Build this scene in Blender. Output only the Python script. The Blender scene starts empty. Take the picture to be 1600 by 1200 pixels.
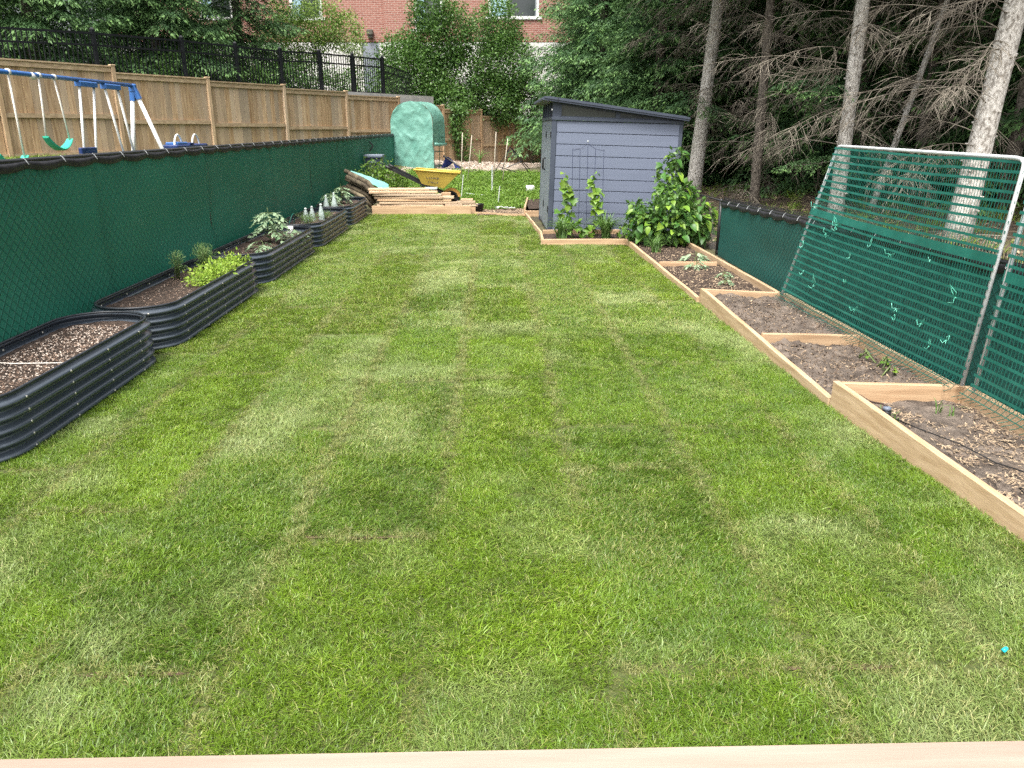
import bpy, math, random
import numpy as np
from mathutils import Matrix, Vector, Euler
R = math.radians
rng = np.random.default_rng(7)
random.seed(7)
scene = bpy.context.scene
COL = scene.collection

# ------------------------------------------------------------ camera, sky, sun, exposure
cam_data = bpy.data.cameras.new('camera')
cam = bpy.data.objects.new('camera', cam_data)
COL.objects.link(cam)
cam_data.sensor_width = 36.0
cam_data.lens = 27.0
cam_data.clip_end = 2000.0
cam_data.clip_start = 0.05
cam.location = (0.0, 0.0, 1.6)
cam.rotation_euler = (R(90 - 18.435), 0.0, R(-1.3586))
scene.camera = cam

SUN_EL, SUN_AZ = 62.0, 205.0        # azimuth clockwise from +Y: the sun stands behind the camera, a little to the left
world = bpy.data.worlds.new('World')
scene.world = world
world.use_nodes = True
wn, wl = world.node_tree.nodes, world.node_tree.links
wn.clear()
wo = wn.new('ShaderNodeOutputWorld')
bg = wn.new('ShaderNodeBackground')
sky = wn.new('ShaderNodeTexSky')
sky.sky_type = 'NISHITA'
sky.sun_disc = False
sky.sun_elevation = R(SUN_EL)
sky.sun_rotation = R(SUN_AZ)
sky.air_density = 1.0
sky.dust_density = 6.0
sky.ozone_density = 1.0
hs = wn.new('ShaderNodeHueSaturation')
hs.inputs['Saturation'].default_value = 0.28      # thin bright cloud: nearly white light
wl.new(sky.outputs[0], hs.inputs['Color'])
wl.new(hs.outputs[0], bg.inputs['Color'])
bg.inputs['Strength'].default_value = 0.15
wl.new(bg.outputs[0], wo.inputs['Surface'])

sun_data = bpy.data.lights.new('sun', 'SUN')
sun_data.energy = 1.5
sun_data.angle = R(14.0)
sun_data.color = (1.0, 0.96, 0.88)
sun = bpy.data.objects.new('sun', sun_data)
COL.objects.link(sun)
sd = Vector((math.sin(R(SUN_AZ)) * math.cos(R(SUN_EL)), math.cos(R(SUN_AZ)) * math.cos(R(SUN_EL)), math.sin(R(SUN_EL))))
sun.rotation_euler = sd.to_track_quat('Z', 'Y').to_euler()
sun.location = sd * 40

scene.view_settings.view_transform = 'Standard'
scene.view_settings.look = 'None'
scene.view_settings.gamma = 1.0
scene.view_settings.use_curve_mapping = False
scene.view_settings.exposure = 1.36
scene.cycles.max_bounces = 4
scene.cycles.diffuse_bounces = 2
scene.cycles.glossy_bounces = 2
scene.cycles.transmission_bounces = 3
scene.cycles.transparent_max_bounces = 8
scene.cycles.use_denoising = False

# ------------------------------------------------------------ mesh helpers
def fast_mesh(name, verts, quads=None, tris=None, mat=None, smooth=False, attr=None):
    me = bpy.data.meshes.new(name)
    verts = np.asarray(verts, dtype=np.float32).reshape(-1, 3)
    nq = 0 if quads is None else len(quads)
    nt = 0 if tris is None else len(tris)
    loops = []
    if nq: loops.append(np.asarray(quads, dtype=np.int32).ravel())
    if nt: loops.append(np.asarray(tris, dtype=np.int32).ravel())
    li = np.concatenate(loops)
    tot = np.concatenate([np.full(nq, 4, np.int32), np.full(nt, 3, np.int32)])
    st = np.concatenate([[0], np.cumsum(tot)[:-1]]).astype(np.int32)
    me.vertices.add(len(verts)); me.vertices.foreach_set('co', verts.ravel())
    me.loops.add(len(li)); me.loops.foreach_set('vertex_index', li)
    me.polygons.add(len(tot)); me.polygons.foreach_set('loop_start', st); me.polygons.foreach_set('loop_total', tot)
    if smooth: me.polygons.foreach_set('use_smooth', np.ones(len(tot), dtype=bool))
    me.update(calc_edges=True)
    if attr is not None:
        a = me.attributes.new('tint', 'FLOAT', 'POINT')
        a.data.foreach_set('value', np.asarray(attr, dtype=np.float32))
    if mat: me.materials.append(mat)
    return me

class MB:
    """collects shapes of ONE part and turns them into a mesh"""
    def __init__(self): self.v, self.f = [], []
    def add(self, vs, fs):
        n = len(self.v)
        self.v += [tuple(p) for p in vs]
        self.f += [tuple(i + n for i in f) for f in fs]
        return self
    def box(self, x0, x1, y0, y1, z0, z1):
        vs = [(x0,y0,z0),(x1,y0,z0),(x1,y1,z0),(x0,y1,z0),(x0,y0,z1),(x1,y0,z1),(x1,y1,z1),(x0,y1,z1)]
        return self.add(vs, [(3,2,1,0),(4,5,6,7),(0,1,5,4),(1,2,6,5),(2,3,7,6),(3,0,4,7)])
    def cbox(self, x0, x1, y0, y1, z0, z1, b=0.004):
        """box with chamfered vertical and top edges"""
        vs, fs = [], []
        for (z, k) in ((z0, 0), (z1 - b, 0), (z1, b)):
            for (sx, sy, cx, cy) in ((0,0,1,0),(1,0,-1,0),(1,0,0,1),(1,1,0,-1),(1,1,-1,0),(0,1,1,0),(0,1,0,-1),(0,0,0,1)):
                X = (x1 if sx else x0); Y = (y1 if sy else y0)
                X += cx * b; Y += cy * b
                if k:
                    X = min(max(X, x0 + k), x1 - k); Y = min(max(Y, y0 + k), y1 - k)
                vs.append((X, Y, z))
        for l in range(2):
            for i in range(8):
                j = (i + 1) % 8
                fs.append((l*8+i, l*8+j, l*8+8+j, l*8+8+i))
        fs.append(tuple(range(16, 24))); fs.append(tuple(range(7, -1, -1)))
        return self.add(vs, fs)
    def beam(self, p0, p1, w, h, up=(0,0,1)):
        p0, p1, up = Vector(p0), Vector(p1), Vector(up)
        d = (p1 - p0).normalized()
        s = d.cross(up)
        if s.length < 1e-4: s = d.cross(Vector((1,0,0)))
        s.normalize(); u = s.cross(d)
        vs = []
        for p in (p0, p1):
            for a, b in ((-1,-1),(1,-1),(1,1),(-1,1)):
                vs.append(p + s * (a * w / 2) + u * (b * h / 2))
        return self.add(vs, [(3,2,1,0),(4,5,6,7),(0,1,5,4),(1,2,6,5),(2,3,7,6),(3,0,4,7)])
    def tube(self, pts, r, n=6, closed=False):
        pts = [Vector(p) for p in pts]
        m = len(pts)
        rs = r if isinstance(r, (list, tuple)) else [r] * m
        vs, fs = [], []
        ref = None
        for i, p in enumerate(pts):
            if closed: d = pts[(i+1) % m] - pts[i-1]
            else: d = pts[min(i+1, m-1)] - pts[max(i-1, 0)]
            d = d.normalized() if d.length > 1e-9 else Vector((0,0,1))
            if ref is None:
                ref = d.orthogonal().normalized()
            ref = (ref - d * ref.dot(d))
            ref = ref.normalized() if ref.length > 1e-6 else d.orthogonal().normalized()
            b = d.cross(ref)
            for k in range(n):
                a = 2 * math.pi * k / n
                vs.append(p + (ref * math.cos(a) + b * math.sin(a)) * rs[i])
        for i in range(m if closed else m - 1):
            j = (i + 1) % m
            for k in range(n):
                l = (k + 1) % n
                fs.append((i*n+k, i*n+l, j*n+l, j*n+k))
        if not closed:
            fs.append(tuple(range(n-1, -1, -1))); fs.append(tuple((m-1)*n + k for k in range(n)))
        return self.add(vs, fs)
    def disc(self, c, nrm, r, t, n=16):
        c, nrm = Vector(c), Vector(nrm).normalized()
        return self.tube([c - nrm*t/2, c + nrm*t/2], r, n)
    def prism(self, outline, axis, a0, a1):
        """outline: 2d points; axis 'x','y' or 'z' is the extrusion axis"""
        def mk(p, a):
            return {'x': (a, p[0], p[1]), 'y': (p[0], a, p[1]), 'z': (p[0], p[1], a)}[axis]
        n = len(outline)
        vs = [mk(p, a0) for p in outline] + [mk(p, a1) for p in outline]
        fs = [(i, (i+1) % n, n + (i+1) % n, n + i) for i in range(n)]
        fs += [tuple(range(n-1, -1, -1)), tuple(range(n, 2*n))]
        return self.add(vs, fs)
    def grid(self, rows):
        m, n = len(rows), len(rows[0])
        vs = [p for r in rows for p in r]
        return self.add(vs, [(i*n+j, i*n+j+1, (i+1)*n+j+1, (i+1)*n+j) for i in range(m-1) for j in range(n-1)])
    def mesh(self, name, mat, smooth=False, fix=True):
        me = bpy.data.meshes.new(name)
        me.from_pydata(self.v, [], self.f)
        if smooth:
            me.polygons.foreach_set('use_smooth', [True] * len(me.polygons))
        if fix:
            import bmesh
            bm = bmesh.new(); bm.from_mesh(me)
            bmesh.ops.recalc_face_normals(bm, faces=bm.faces)
            bm.to_mesh(me); bm.free()
        me.update()
        if mat: me.materials.append(mat)
        return me

WL = {}
def put(name, mesh, parent=None, loc=(0,0,0), rot=(0,0,0), scale=(1,1,1)):
    """link an object; loc is in world axes, parents are never rotated unless said so"""
    o = bpy.data.objects.new(name, mesh)
    COL.objects.link(o)
    loc = Vector(loc)
    WL[o] = loc
    if parent is not None:
        o.parent = parent
        o.location = loc - WL[parent]
    else:
        o.location = loc
    o.rotation_euler = rot
    if isinstance(scale, (int, float)): scale = (scale,) * 3
    o.scale = scale
    return o
def tag(o, label, cat=None, group=None, kind=None):
    if label: o['label'] = label
    if cat: o['category'] = cat
    if group: o['group'] = group
    if kind: o['kind'] = kind
    return o
def thing(name, label, cat, loc=(0,0,0), group=None):
    return tag(put(name, None, None, loc), label, cat, group)
def struct(name, mesh):
    o = put(name, mesh); o['kind'] = 'structure'; return o

# value noise for shaping
_tab = rng.random((256, 256))
def vnoise(x, y):
    x = np.asarray(x, float); y = np.asarray(y, float)
    xi = np.floor(x).astype(int); yi = np.floor(y).astype(int)
    fx, fy = x - xi, y - yi
    fx = fx*fx*(3-2*fx); fy = fy*fy*(3-2*fy)
    g = lambda a, b: _tab[a % 256, b % 256]
    return (g(xi,yi)*(1-fx) + g(xi+1,yi)*fx)*(1-fy) + (g(xi,yi+1)*(1-fx) + g(xi+1,yi+1)*fx)*fy
def fbm(x, y, o=3):
    s = 0; a = 0.5; t = 0
    for i in range(o):
        s = s + a * vnoise(np.asarray(x)*2**i + 17*i, np.asarray(y)*2**i + 5*i); t += a; a *= 0.5
    return s / t
def smooth(a, b, x):
    t = np.clip((np.asarray(x, float) - a) / (b - a), 0, 1)
    return t*t*(3-2*t)

# ------------------------------------------------------------ materials
def mat(name, c1, c2=None, rough=0.6, scale=4.0, stretch=(1,1,1), bump=0.0, bscale=60.0, bstretch=None, objvar=0.0, objhue=None,
        metal=0.0, spec=0.4, contrast=(0.35, 0.65), detail=5.0, trans=0.0, tint=None, bdist=0.01, knots=0.0):
    m = bpy.data.materials.new(name)
    m.use_nodes = True
    N, L = m.node_tree.nodes, m.node_tree.links
    p = N['Principled BSDF']
    p.inputs['Roughness'].default_value = rough
    p.inputs['Metallic'].default_value = metal
    p.inputs['Specular IOR Level'].default_value = spec
    geo = N.new('ShaderNodeNewGeometry')
    mp = N.new('ShaderNodeMapping'); mp.inputs['Scale'].default_value = stretch
    L.new(geo.outputs['Position'], mp.inputs['Vector'])
    nz = N.new('ShaderNodeTexNoise'); nz.inputs['Scale'].default_value = scale; nz.inputs['Detail'].default_value = detail
    L.new(mp.outputs[0], nz.inputs['Vector'])
    rp = N.new('ShaderNodeValToRGB')
    if c2 is None: c2 = tuple(min(1, v * 1.25) for v in c1); c1 = tuple(v * 0.8 for v in c1)
    rp.color_ramp.elements[0].position = contrast[0]; rp.color_ramp.elements[0].color = (*c1, 1)
    rp.color_ramp.elements[1].position = contrast[1]; rp.color_ramp.elements[1].color = (*c2, 1)
    L.new(nz.outputs[0], rp.inputs[0])
    out = rp.outputs[0]
    if tint:      # a colour that pieces take on by their own 'tint' attribute (new growth, dry tips)
        at = N.new('ShaderNodeAttribute'); at.attribute_name = 'tint'
        mx = N.new('ShaderNodeMix'); mx.data_type = 'RGBA'
        L.new(at.outputs['Fac'], mx.inputs['Factor']); L.new(out, mx.inputs[6]); mx.inputs[7].default_value = (*tint, 1)
        out = mx.outputs[2]
    if objvar or objhue:
        oi = N.new('ShaderNodeObjectInfo')
        if objhue:
            mx = N.new('ShaderNodeMix'); mx.data_type = 'RGBA'
            mr = N.new('ShaderNodeMapRange'); mr.inputs[3].default_value = 0.0; mr.inputs[4].default_value = 0.75
            L.new(oi.outputs['Random'], mr.inputs[0]); L.new(mr.outputs[0], mx.inputs['Factor'])
            L.new(out, mx.inputs[6]); mx.inputs[7].default_value = (*objhue, 1)
            out = mx.outputs[2]
        if objvar:
            mu = N.new('ShaderNodeMath'); mu.operation = 'MULTIPLY'; mu.inputs[1].default_value = 7.31
            fr = N.new('ShaderNodeMath'); fr.operation = 'FRACT'
            L.new(oi.outputs['Random'], mu.inputs[0]); L.new(mu.outputs[0], fr.inputs[0])
            mr2 = N.new('ShaderNodeMapRange'); mr2.inputs[3].default_value = 1 - objvar; mr2.inputs[4].default_value = 1 + objvar
            L.new(fr.outputs[0], mr2.inputs[0])
            hv = N.new('ShaderNodeHueSaturation'); L.new(mr2.outputs[0], hv.inputs['Value']); L.new(out, hv.inputs['Color'])
            out = hv.outputs[0]
    if knots:     # scattered round knots in sawn timber
        vo = N.new('ShaderNodeTexVoronoi'); vo.inputs['Scale'].default_value = knots; L.new(geo.outputs['Position'], vo.inputs['Vector'])
        kr = N.new('ShaderNodeMapRange'); kr.inputs[1].default_value = 0.035; kr.inputs[2].default_value = 0.065; kr.inputs[3].default_value = 0.75; kr.inputs[4].default_value = 0.0
        L.new(vo.outputs['Distance'], kr.inputs[0])
        mk = N.new('ShaderNodeMix'); mk.data_type = 'RGBA'; L.new(kr.outputs[0], mk.inputs['Factor']); L.new(out, mk.inputs[6]); mk.inputs[7].default_value = (0.16,0.075,0.03,1)
        out = mk.outputs[2]
    L.new(out, p.inputs['Base Color'])
    if bump:
        b = N.new('ShaderNodeBump'); b.inputs['Strength'].default_value = bump; b.inputs['Distance'].default_value = bdist
        n2 = N.new('ShaderNodeTexNoise'); n2.inputs['Scale'].default_value = bscale; n2.inputs['Detail'].default_value = 4
        mp2 = N.new('ShaderNodeMapping'); mp2.inputs['Scale'].default_value = bstretch or stretch
        L.new(geo.outputs['Position'], mp2.inputs['Vector']); L.new(mp2.outputs[0], n2.inputs['Vector'])
        L.new(n2.outputs[0], b.inputs['Height']); L.new(b.outputs[0], p.inputs['Normal'])
    if trans:
        t = N.new('ShaderNodeBsdfTranslucent'); ms = N.new('ShaderNodeMixShader'); ms.inputs[0].default_value = trans
        L.new(out, t.inputs['Color']); L.new(p.outputs[0], ms.inputs[1]); L.new(t.outputs[0], ms.inputs[2])
        L.new(ms.outputs[0], N['Material Output'].inputs['Surface'])
    return m

M = {}
M['ground'] = mat('yard_soil', (0.06,0.05,0.03), (0.10,0.095,0.045), 0.95, 1.2, bump=0.6, bscale=20, bdist=0.03)
M['gravel'] = mat('pea_gravel', (0.22,0.17,0.13), (0.42,0.35,0.28), 0.9, 30, bump=0.8, bscale=40, bdist=0.03)
M['forest_floor'] = mat('needle_litter', (0.045,0.032,0.02), (0.11,0.085,0.055), 0.95, 2.5, bump=0.7, bscale=30, bdist=0.03)
M['soil'] = mat('dark_potting_soil', (0.026,0.017,0.012), (0.075,0.05,0.036), 0.95, 28, bump=0.9, bscale=70, bdist=0.02)
M['drysoil'] = mat('dry_garden_soil', (0.055,0.042,0.033), (0.165,0.132,0.106), 0.95, 9, bump=0.9, bscale=45, bdist=0.025)
M['plank'] = mat('new_spruce_plank', (0.50,0.33,0.19), (0.64,0.46,0.29), 0.6, 3.0, (1.2,1.2,14), bump=0.15, bscale=20, objvar=0.10)
M['plank_y'] = mat('new_spruce_plank_long', (0.40,0.27,0.155), (0.54,0.39,0.245), 0.6, 3.0, (14,0.8,10), bump=0.15, bscale=20, objvar=0.08, knots=3.0)
M['plank_x'] = mat('new_spruce_plank_cross', (0.38,0.245,0.14), (0.52,0.36,0.22), 0.6, 3.0, (0.8,14,10), bump=0.15, bscale=20, objvar=0.10, knots=3.0)
M['lumber'] = mat('stacked_lumber', (0.34,0.20,0.11), (0.52,0.36,0.21), 0.65, 3.0, (0.8,14,12), bump=0.2, bscale=20, objvar=0.28, objhue=(0.46,0.38,0.28))
M['deck'] = mat('pale_deck_board', (0.29,0.212,0.165), (0.355,0.27,0.218), 0.6, 2.0, (0.7,12,10), bump=0.1, bscale=20, knots=2.2)
M['fencewood'] = mat('weathered_cedar_board', (0.31,0.185,0.09), (0.58,0.405,0.235), 0.75, 3.0, (9,9,0.8), bump=0.3, bscale=14, objvar=0.22, objhue=(0.44,0.36,0.27), contrast=(0.3,0.7))
M['fencerail'] = mat('weathered_cedar_rail', (0.38,0.265,0.16), (0.56,0.42,0.27), 0.75, 3.0, (3,3,9), bump=0.3, bscale=14, objvar=0.12)
M['blackmetal'] = mat('black_powder_coat', (0.006,0.007,0.009), (0.012,0.013,0.016), 0.45, 8)
M['bedmetal'] = mat('charcoal_coated_steel', (0.042,0.054,0.070), (0.058,0.071,0.088), 0.26, 2.5, spec=0.6)
M['rubber'] = mat('black_rubber_edging', (0.016,0.019,0.024), (0.03,0.035,0.042), 0.42, 12)
M['bolt'] = mat('zinc_bolt', (0.42,0.41,0.36), (0.55,0.53,0.47), 0.35, 20, metal=0.7)
M['galv'] = mat('galvanised_pipe', (0.50,0.53,0.54), (0.68,0.70,0.70), 0.42, 8, metal=0.15)
M['net'] = mat('green_plastic_net', (0.009,0.120,0.090), (0.017,0.165,0.125), 0.45, 6, spec=0.5, trans=0.15)
M['tie'] = mat('mint_twist_tie', (0.10,0.50,0.36), (0.20,0.62,0.48), 0.5, 10)
M['whiteplastic'] = mat('white_plastic', (0.70,0.70,0.68), (0.80,0.80,0.78), 0.4, 6)
M['hem'] = mat('black_webbing_hem', (0.010,0.010,0.012), (0.024,0.023,0.026), 0.55, 20)
M['blueplastic'] = mat('blue_steel_tube', (0.035,0.13,0.38), (0.05,0.16,0.44), 0.35, 5)
M['navyplastic'] = mat('navy_plastic', (0.012,0.03,0.12), (0.02,0.045,0.16), 0.4, 5)
M['seagreen'] = mat('sea_green_plastic', (0.03,0.38,0.25), (0.05,0.46,0.32), 0.4, 5)
M['rope'] = mat('white_rope', (0.62,0.57,0.50), (0.76,0.72,0.66), 0.8, 40)
M['concrete'] = mat('grey_concrete', (0.36,0.36,0.35), (0.50,0.50,0.48), 0.85, 3, bump=0.3, bscale=30)
M['stone'] = mat('pale_limestone', (0.55,0.54,0.51), (0.68,0.67,0.64), 0.8, 2, bump=0.2, bscale=15)
M['winframe'] = mat('white_window_trim', (0.62,0.62,0.60), (0.72,0.72,0.70), 0.5, 4)
M['mullion'] = mat('grey_mullion', (0.16,0.18,0.19), (0.2,0.22,0.23), 0.4, 4)
M['greydoor'] = mat('grey_metal_door', (0.19,0.21,0.25), (0.23,0.25,0.29), 0.5, 2)
M['fixture'] = mat('bronze_light_fixture', (0.06,0.055,0.04), (0.11,0.1,0.08), 0.5, 8)
M['siding'] = mat('blue_grey_resin_siding', (0.132,0.154,0.212), (0.146,0.168,0.230), 0.55, 1.5, (1,1,12), bump=0.06, bscale=30, objvar=0.02)
M['shedtrim'] = mat('dark_slate_resin', (0.040,0.050,0.072), (0.055,0.066,0.092), 0.5, 3, bump=0.05, bscale=40)
M['sheddoor'] = mat('grey_green_resin_door', (0.13,0.155,0.175), (0.17,0.195,0.215), 0.55, 3, (4,4,1))
M['wire'] = mat('dark_blue_wire', (0.02,0.026,0.06), (0.035,0.042,0.085), 0.4, 10)
M['bark'] = mat('pale_spruce_bark', (0.22,0.195,0.165), (0.58,0.55,0.50), 0.9, 13.0, (2.2,2.2,1.2), bump=0.9, bscale=16, bdist=0.02, contrast=(0.34,0.55))
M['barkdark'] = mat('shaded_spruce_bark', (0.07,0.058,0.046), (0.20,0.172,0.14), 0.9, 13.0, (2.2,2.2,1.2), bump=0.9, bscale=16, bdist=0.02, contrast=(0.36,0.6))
M['deadwood'] = mat('grey_dead_twig', (0.12,0.10,0.078), (0.30,0.265,0.21), 0.85, 3.0)
M['needle'] = mat('spruce_needles', (0.030,0.078,0.028), (0.070,0.152,0.048), 0.6, 1.2, trans=0.18, tint=(0.19,0.34,0.10), objvar=0.15)
M['bushleaf'] = mat('shrub_leaf', (0.035,0.095,0.018), (0.075,0.17,0.035), 0.5, 1.6, trans=0.25, tint=(0.14,0.26,0.05), spec=0.5)
M['airyleaf'] = mat('pale_honeysuckle_leaf', (0.085,0.17,0.030), (0.15,0.26,0.05), 0.5, 2.0, trans=0.3, tint=(0.26,0.36,0.07))
M['leaf'] = mat('big_green_leaf', (0.065,0.17,0.018), (0.12,0.27,0.035), 0.45, 6, trans=0.28, objvar=0.25, objhue=(0.24,0.36,0.04), spec=0.5)
M['darkleaf'] = mat('deep_green_leaf', (0.035,0.11,0.018), (0.075,0.19,0.035), 0.45, 6, trans=0.22, objvar=0.25, spec=0.5)
M['strap'] = mat('strap_leaf', (0.055,0.14,0.025), (0.11,0.23,0.045), 0.45, 6, trans=0.25, tint=(0.19,0.30,0.09))
M['lettuce'] = mat('lime_parsley_leaf', (0.17,0.32,0.025), (0.30,0.48,0.05), 0.5, 12, trans=0.3, tint=(0.40,0.52,0.09))
M['dill'] = mat('feathery_dill', (0.07,0.17,0.045), (0.12,0.25,0.08), 0.6, 8, trans=0.3, tint=(0.20,0.30,0.10))
M['tomato'] = mat('greyish_tomato_leaf', (0.10,0.19,0.085), (0.20,0.31,0.16), 0.55, 10, trans=0.25, tint=(0.34,0.44,0.28))
M['stem'] = mat('green_stem', (0.09,0.13,0.04), (0.15,0.19,0.07), 0.6, 10)
M['brownstem'] = mat('woody_stem', (0.11,0.075,0.045), (0.17,0.12,0.08), 0.8, 10)
M['weed'] = mat('clover_leaf', (0.07,0.155,0.015), (0.125,0.235,0.028), 0.5, 1.5, trans=0.3, tint=(0.20,0.31,0.05))
M['yellow'] = mat('yellow_poly_tray', (0.56,0.40,0.075), (0.64,0.47,0.095), 0.4, 5)
M['orange'] = mat('faded_orange_wheel', (0.62,0.30,0.06), (0.68,0.40,0.10), 0.5, 5)
M['black'] = mat('black_paint', (0.010,0.010,0.011), (0.018,0.018,0.019), 0.4, 8)
M['print'] = mat('black_print', (0.02,0.02,0.018), (0.04,0.035,0.03), 0.6, 8)
M['tarp'] = mat('mint_greenhouse_cover', (0.145,0.345,0.28), (0.21,0.44,0.365), 0.35, 2.5, bump=0.5, bscale=7, bdist=0.05, trans=0.2)
M['tarp2'] = mat('aqua_tarp', (0.13,0.34,0.30), (0.20,0.43,0.385), 0.45, 5, bump=0.3, bscale=12)
M['bin'] = mat('slate_blue_tote', (0.035,0.045,0.075), (0.05,0.06,0.095), 0.45, 4)
M['binlid'] = mat('grey_blue_lid', (0.12,0.145,0.19), (0.15,0.175,0.22), 0.45, 4)
M['oldlog'] = mat('mossy_old_post', (0.06,0.045,0.03), (0.17,0.14,0.09), 0.9, 8, objvar=0.3)
M['bamboo'] = mat('grey_bamboo', (0.36,0.32,0.25), (0.48,0.43,0.34), 0.7, 20)
M['plasticsheet'] = mat('milky_plastic_sheet', (0.55,0.60,0.57), (0.70,0.74,0.71), 0.3, 6, bump=0.4, bscale=20, trans=0.3)
M['mulch'] = mat('brown_wood_mulch', (0.10,0.065,0.045), (0.24,0.17,0.12), 0.9, 18, bump=0.8, bscale=50, bdist=0.02)
M['straw'] = mat('dry_straw_and_chips', (0.22,0.155,0.10), (0.42,0.32,0.21), 0.85, 20, tint=(0.075,0.05,0.036))
M['perlite'] = mat('bark_and_perlite_flecks', (0.16,0.10,0.07), (0.26,0.18,0.13), 0.85, 20, tint=(0.55,0.47,0.40))
M['hose'] = mat('black_drip_hose', (0.010,0.010,0.010), (0.02,0.02,0.02), 0.5, 10)
M['brownhose'] = mat('brown_drip_tube', (0.05,0.03,0.025), (0.07,0.045,0.035), 0.5, 10)
M['turq'] = mat('turquoise_plastic', (0.0,0.42,0.50), (0.02,0.5,0.6), 0.3, 10)
M['bluecloth'] = mat('blue_cloth', (0.02,0.04,0.22), (0.03,0.06,0.30), 0.7, 6)

def glass(name, col, rough=0.08):
    m = mat(name, col, tuple(min(1, c*1.3) for c in col), rough, 0.8, spec=0.9)
    return m
M['glass'] = glass('dark_window_glass', (0.018,0.024,0.024))
M['skyglass'] = glass('pale_blue_window_glass', (0.30,0.46,0.56), 0.15)
M['shedglass'] = glass('shed_transom_glass', (0.045,0.05,0.042), 0.10)  # pane colour lightened to stand for the foliage reflected in it

def clear_plastic(name):
    m = bpy.data.materials.new(name); m.use_nodes = True
    N, L = m.node_tree.nodes, m.node_tree.links
    p = N['Principled BSDF']; p.inputs['Base Color'].default_value = (0.75,0.85,0.82,1); p.inputs['Roughness'].default_value = 0.2
    t = N.new('ShaderNodeBsdfTransparent'); t.inputs[0].default_value = (0.9,0.96,0.94,1)
    ms = N.new('ShaderNodeMixShader'); ms.inputs[0].default_value = 0.45
    L.new(t.outputs[0], ms.inputs[1]); L.new(p.outputs[0], ms.inputs[2]); L.new(ms.outputs[0], N['Material Output'].inputs[0])
    return m
M['clear'] = clear_plastic('clear_bottle_plastic')

def brick_mat():
    m = bpy.data.materials.new('red_brick_wall'); m.use_nodes = True
    N, L = m.node_tree.nodes, m.node_tree.links
    p = N['Principled BSDF']; p.inputs['Roughness'].default_value = 0.85
    geo = N.new('ShaderNodeNewGeometry')
    mp = N.new('ShaderNodeMapping'); mp.inputs['Rotation'].default_value = (R(-90), 0, 0)   # x, z of the wall become the brick plane
    L.new(geo.outputs['Position'], mp.inputs[0])
    br = N.new('ShaderNodeTexBrick')
    br.inputs['Scale'].default_value = 1.0
    br.inputs['Brick Width'].default_value = 0.25; br.inputs['Row Height'].default_value = 0.085
    br.inputs['Mortar Size'].default_value = 0.009; br.inputs['Bias'].default_value = -0.2
    br.inputs['Color1'].default_value = (0.30,0.130,0.098,1); br.inputs['Color2'].default_value = (0.225,0.085,0.064,1)
    br.inputs['Mortar'].default_value = (0.40,0.29,0.24,1)
    L.new(mp.outputs[0], br.inputs['Vector'])
    L.new(br.outputs[0], p.inputs['Base Color'])
    b = N.new('ShaderNodeBump'); b.inputs['Strength'].default_value = 0.5; b.invert = True; b.inputs['Distance'].default_value = 0.01
    L.new(br.outputs['Fac'], b.inputs['Height']); L.new(b.outputs[0], p.inputs['Normal'])
    return m
M['brick'] = brick_mat()

def screen_mat(name, c1, c2, along):
    """knitted privacy cloth pressed against chain link: a diamond relief plus a fine weave"""
    m = mat(name, c1, c2, 0.55, 1.3, (1,0.35,1), spec=0.45, contrast=(0.3,0.7), trans=0.12)
    N, L = m.node_tree.nodes, m.node_tree.links
    p = N['Principled BSDF']
    geo = N.new('ShaderNodeNewGeometry'); sx = N.new('ShaderNodeSeparateXYZ'); L.new(geo.outputs['Position'], sx.inputs[0])
    def mth(op, a, b=None):
        n = N.new('ShaderNodeMath'); n.operation = op
        for i, v in enumerate((a, b)):
            if v is None: continue
            if isinstance(v, (int, float)): n.inputs[i].default_value = v
            else: L.new(v, n.inputs[i])
        return n.outputs[0]
    nz = N.new('ShaderNodeTexNoise'); nz.inputs['Scale'].default_value = 3.0; L.new(geo.outputs['Position'], nz.inputs[0])
    wob = mth('MULTIPLY', nz.outputs[0], 0.05)
    y = mth('ADD', sx.outputs[along], wob); z = sx.outputs[2]
    k = 1 / 0.058
    def dia(u):
        fr = mth('FRACT', mth('MULTIPLY', u, k * 0.7071)); return mth('ABSOLUTE', mth('SUBTRACT', fr, 0.5))
    d = mth('MAXIMUM', dia(mth('ADD', y, z)), dia(mth('SUBTRACT', y, z)))
    line = mth('MULTIPLY', mth('MAXIMUM', mth('SUBTRACT', d, 0.37), 0.0), 9.0)
    patch = N.new('ShaderNodeTexNoise'); patch.inputs['Scale'].default_value = 0.9; L.new(geo.outputs['Position'], patch.inputs[0])
    pr = N.new('ShaderNodeMapRange'); pr.inputs[1].default_value = 0.30; pr.inputs[2].default_value = 0.52
    L.new(patch.outputs[0], pr.inputs[0])
    line = mth('MULTIPLY', line, pr.outputs[0])
    b = N.new('ShaderNodeBump'); b.inputs['Strength'].default_value = 0.55; b.inputs['Distance'].default_value = 0.012
    L.new(line, b.inputs['Height']); L.new(b.outputs[0], p.inputs['Normal'])
    src = p.inputs['Base Color'].links[0].from_socket
    mx = N.new('ShaderNodeMix'); mx.data_type = 'RGBA'; mx.blend_type = 'MULTIPLY'
    L.new(mth('MULTIPLY', line, 0.55), mx.inputs['Factor']); L.new(src, mx.inputs[6]); mx.inputs[7].default_value = (0.22,0.30,0.32,1)
    L.new(mx.outputs[2], p.inputs['Base Color'])
    return m
M['screen'] = screen_mat('dark_green_privacy_cloth', (0.011,0.108,0.070), (0.018,0.148,0.098), 1)
M['screen2'] = screen_mat('teal_green_privacy_cloth', (0.010,0.082,0.068), (0.018,0.115,0.095), 1)

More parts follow.
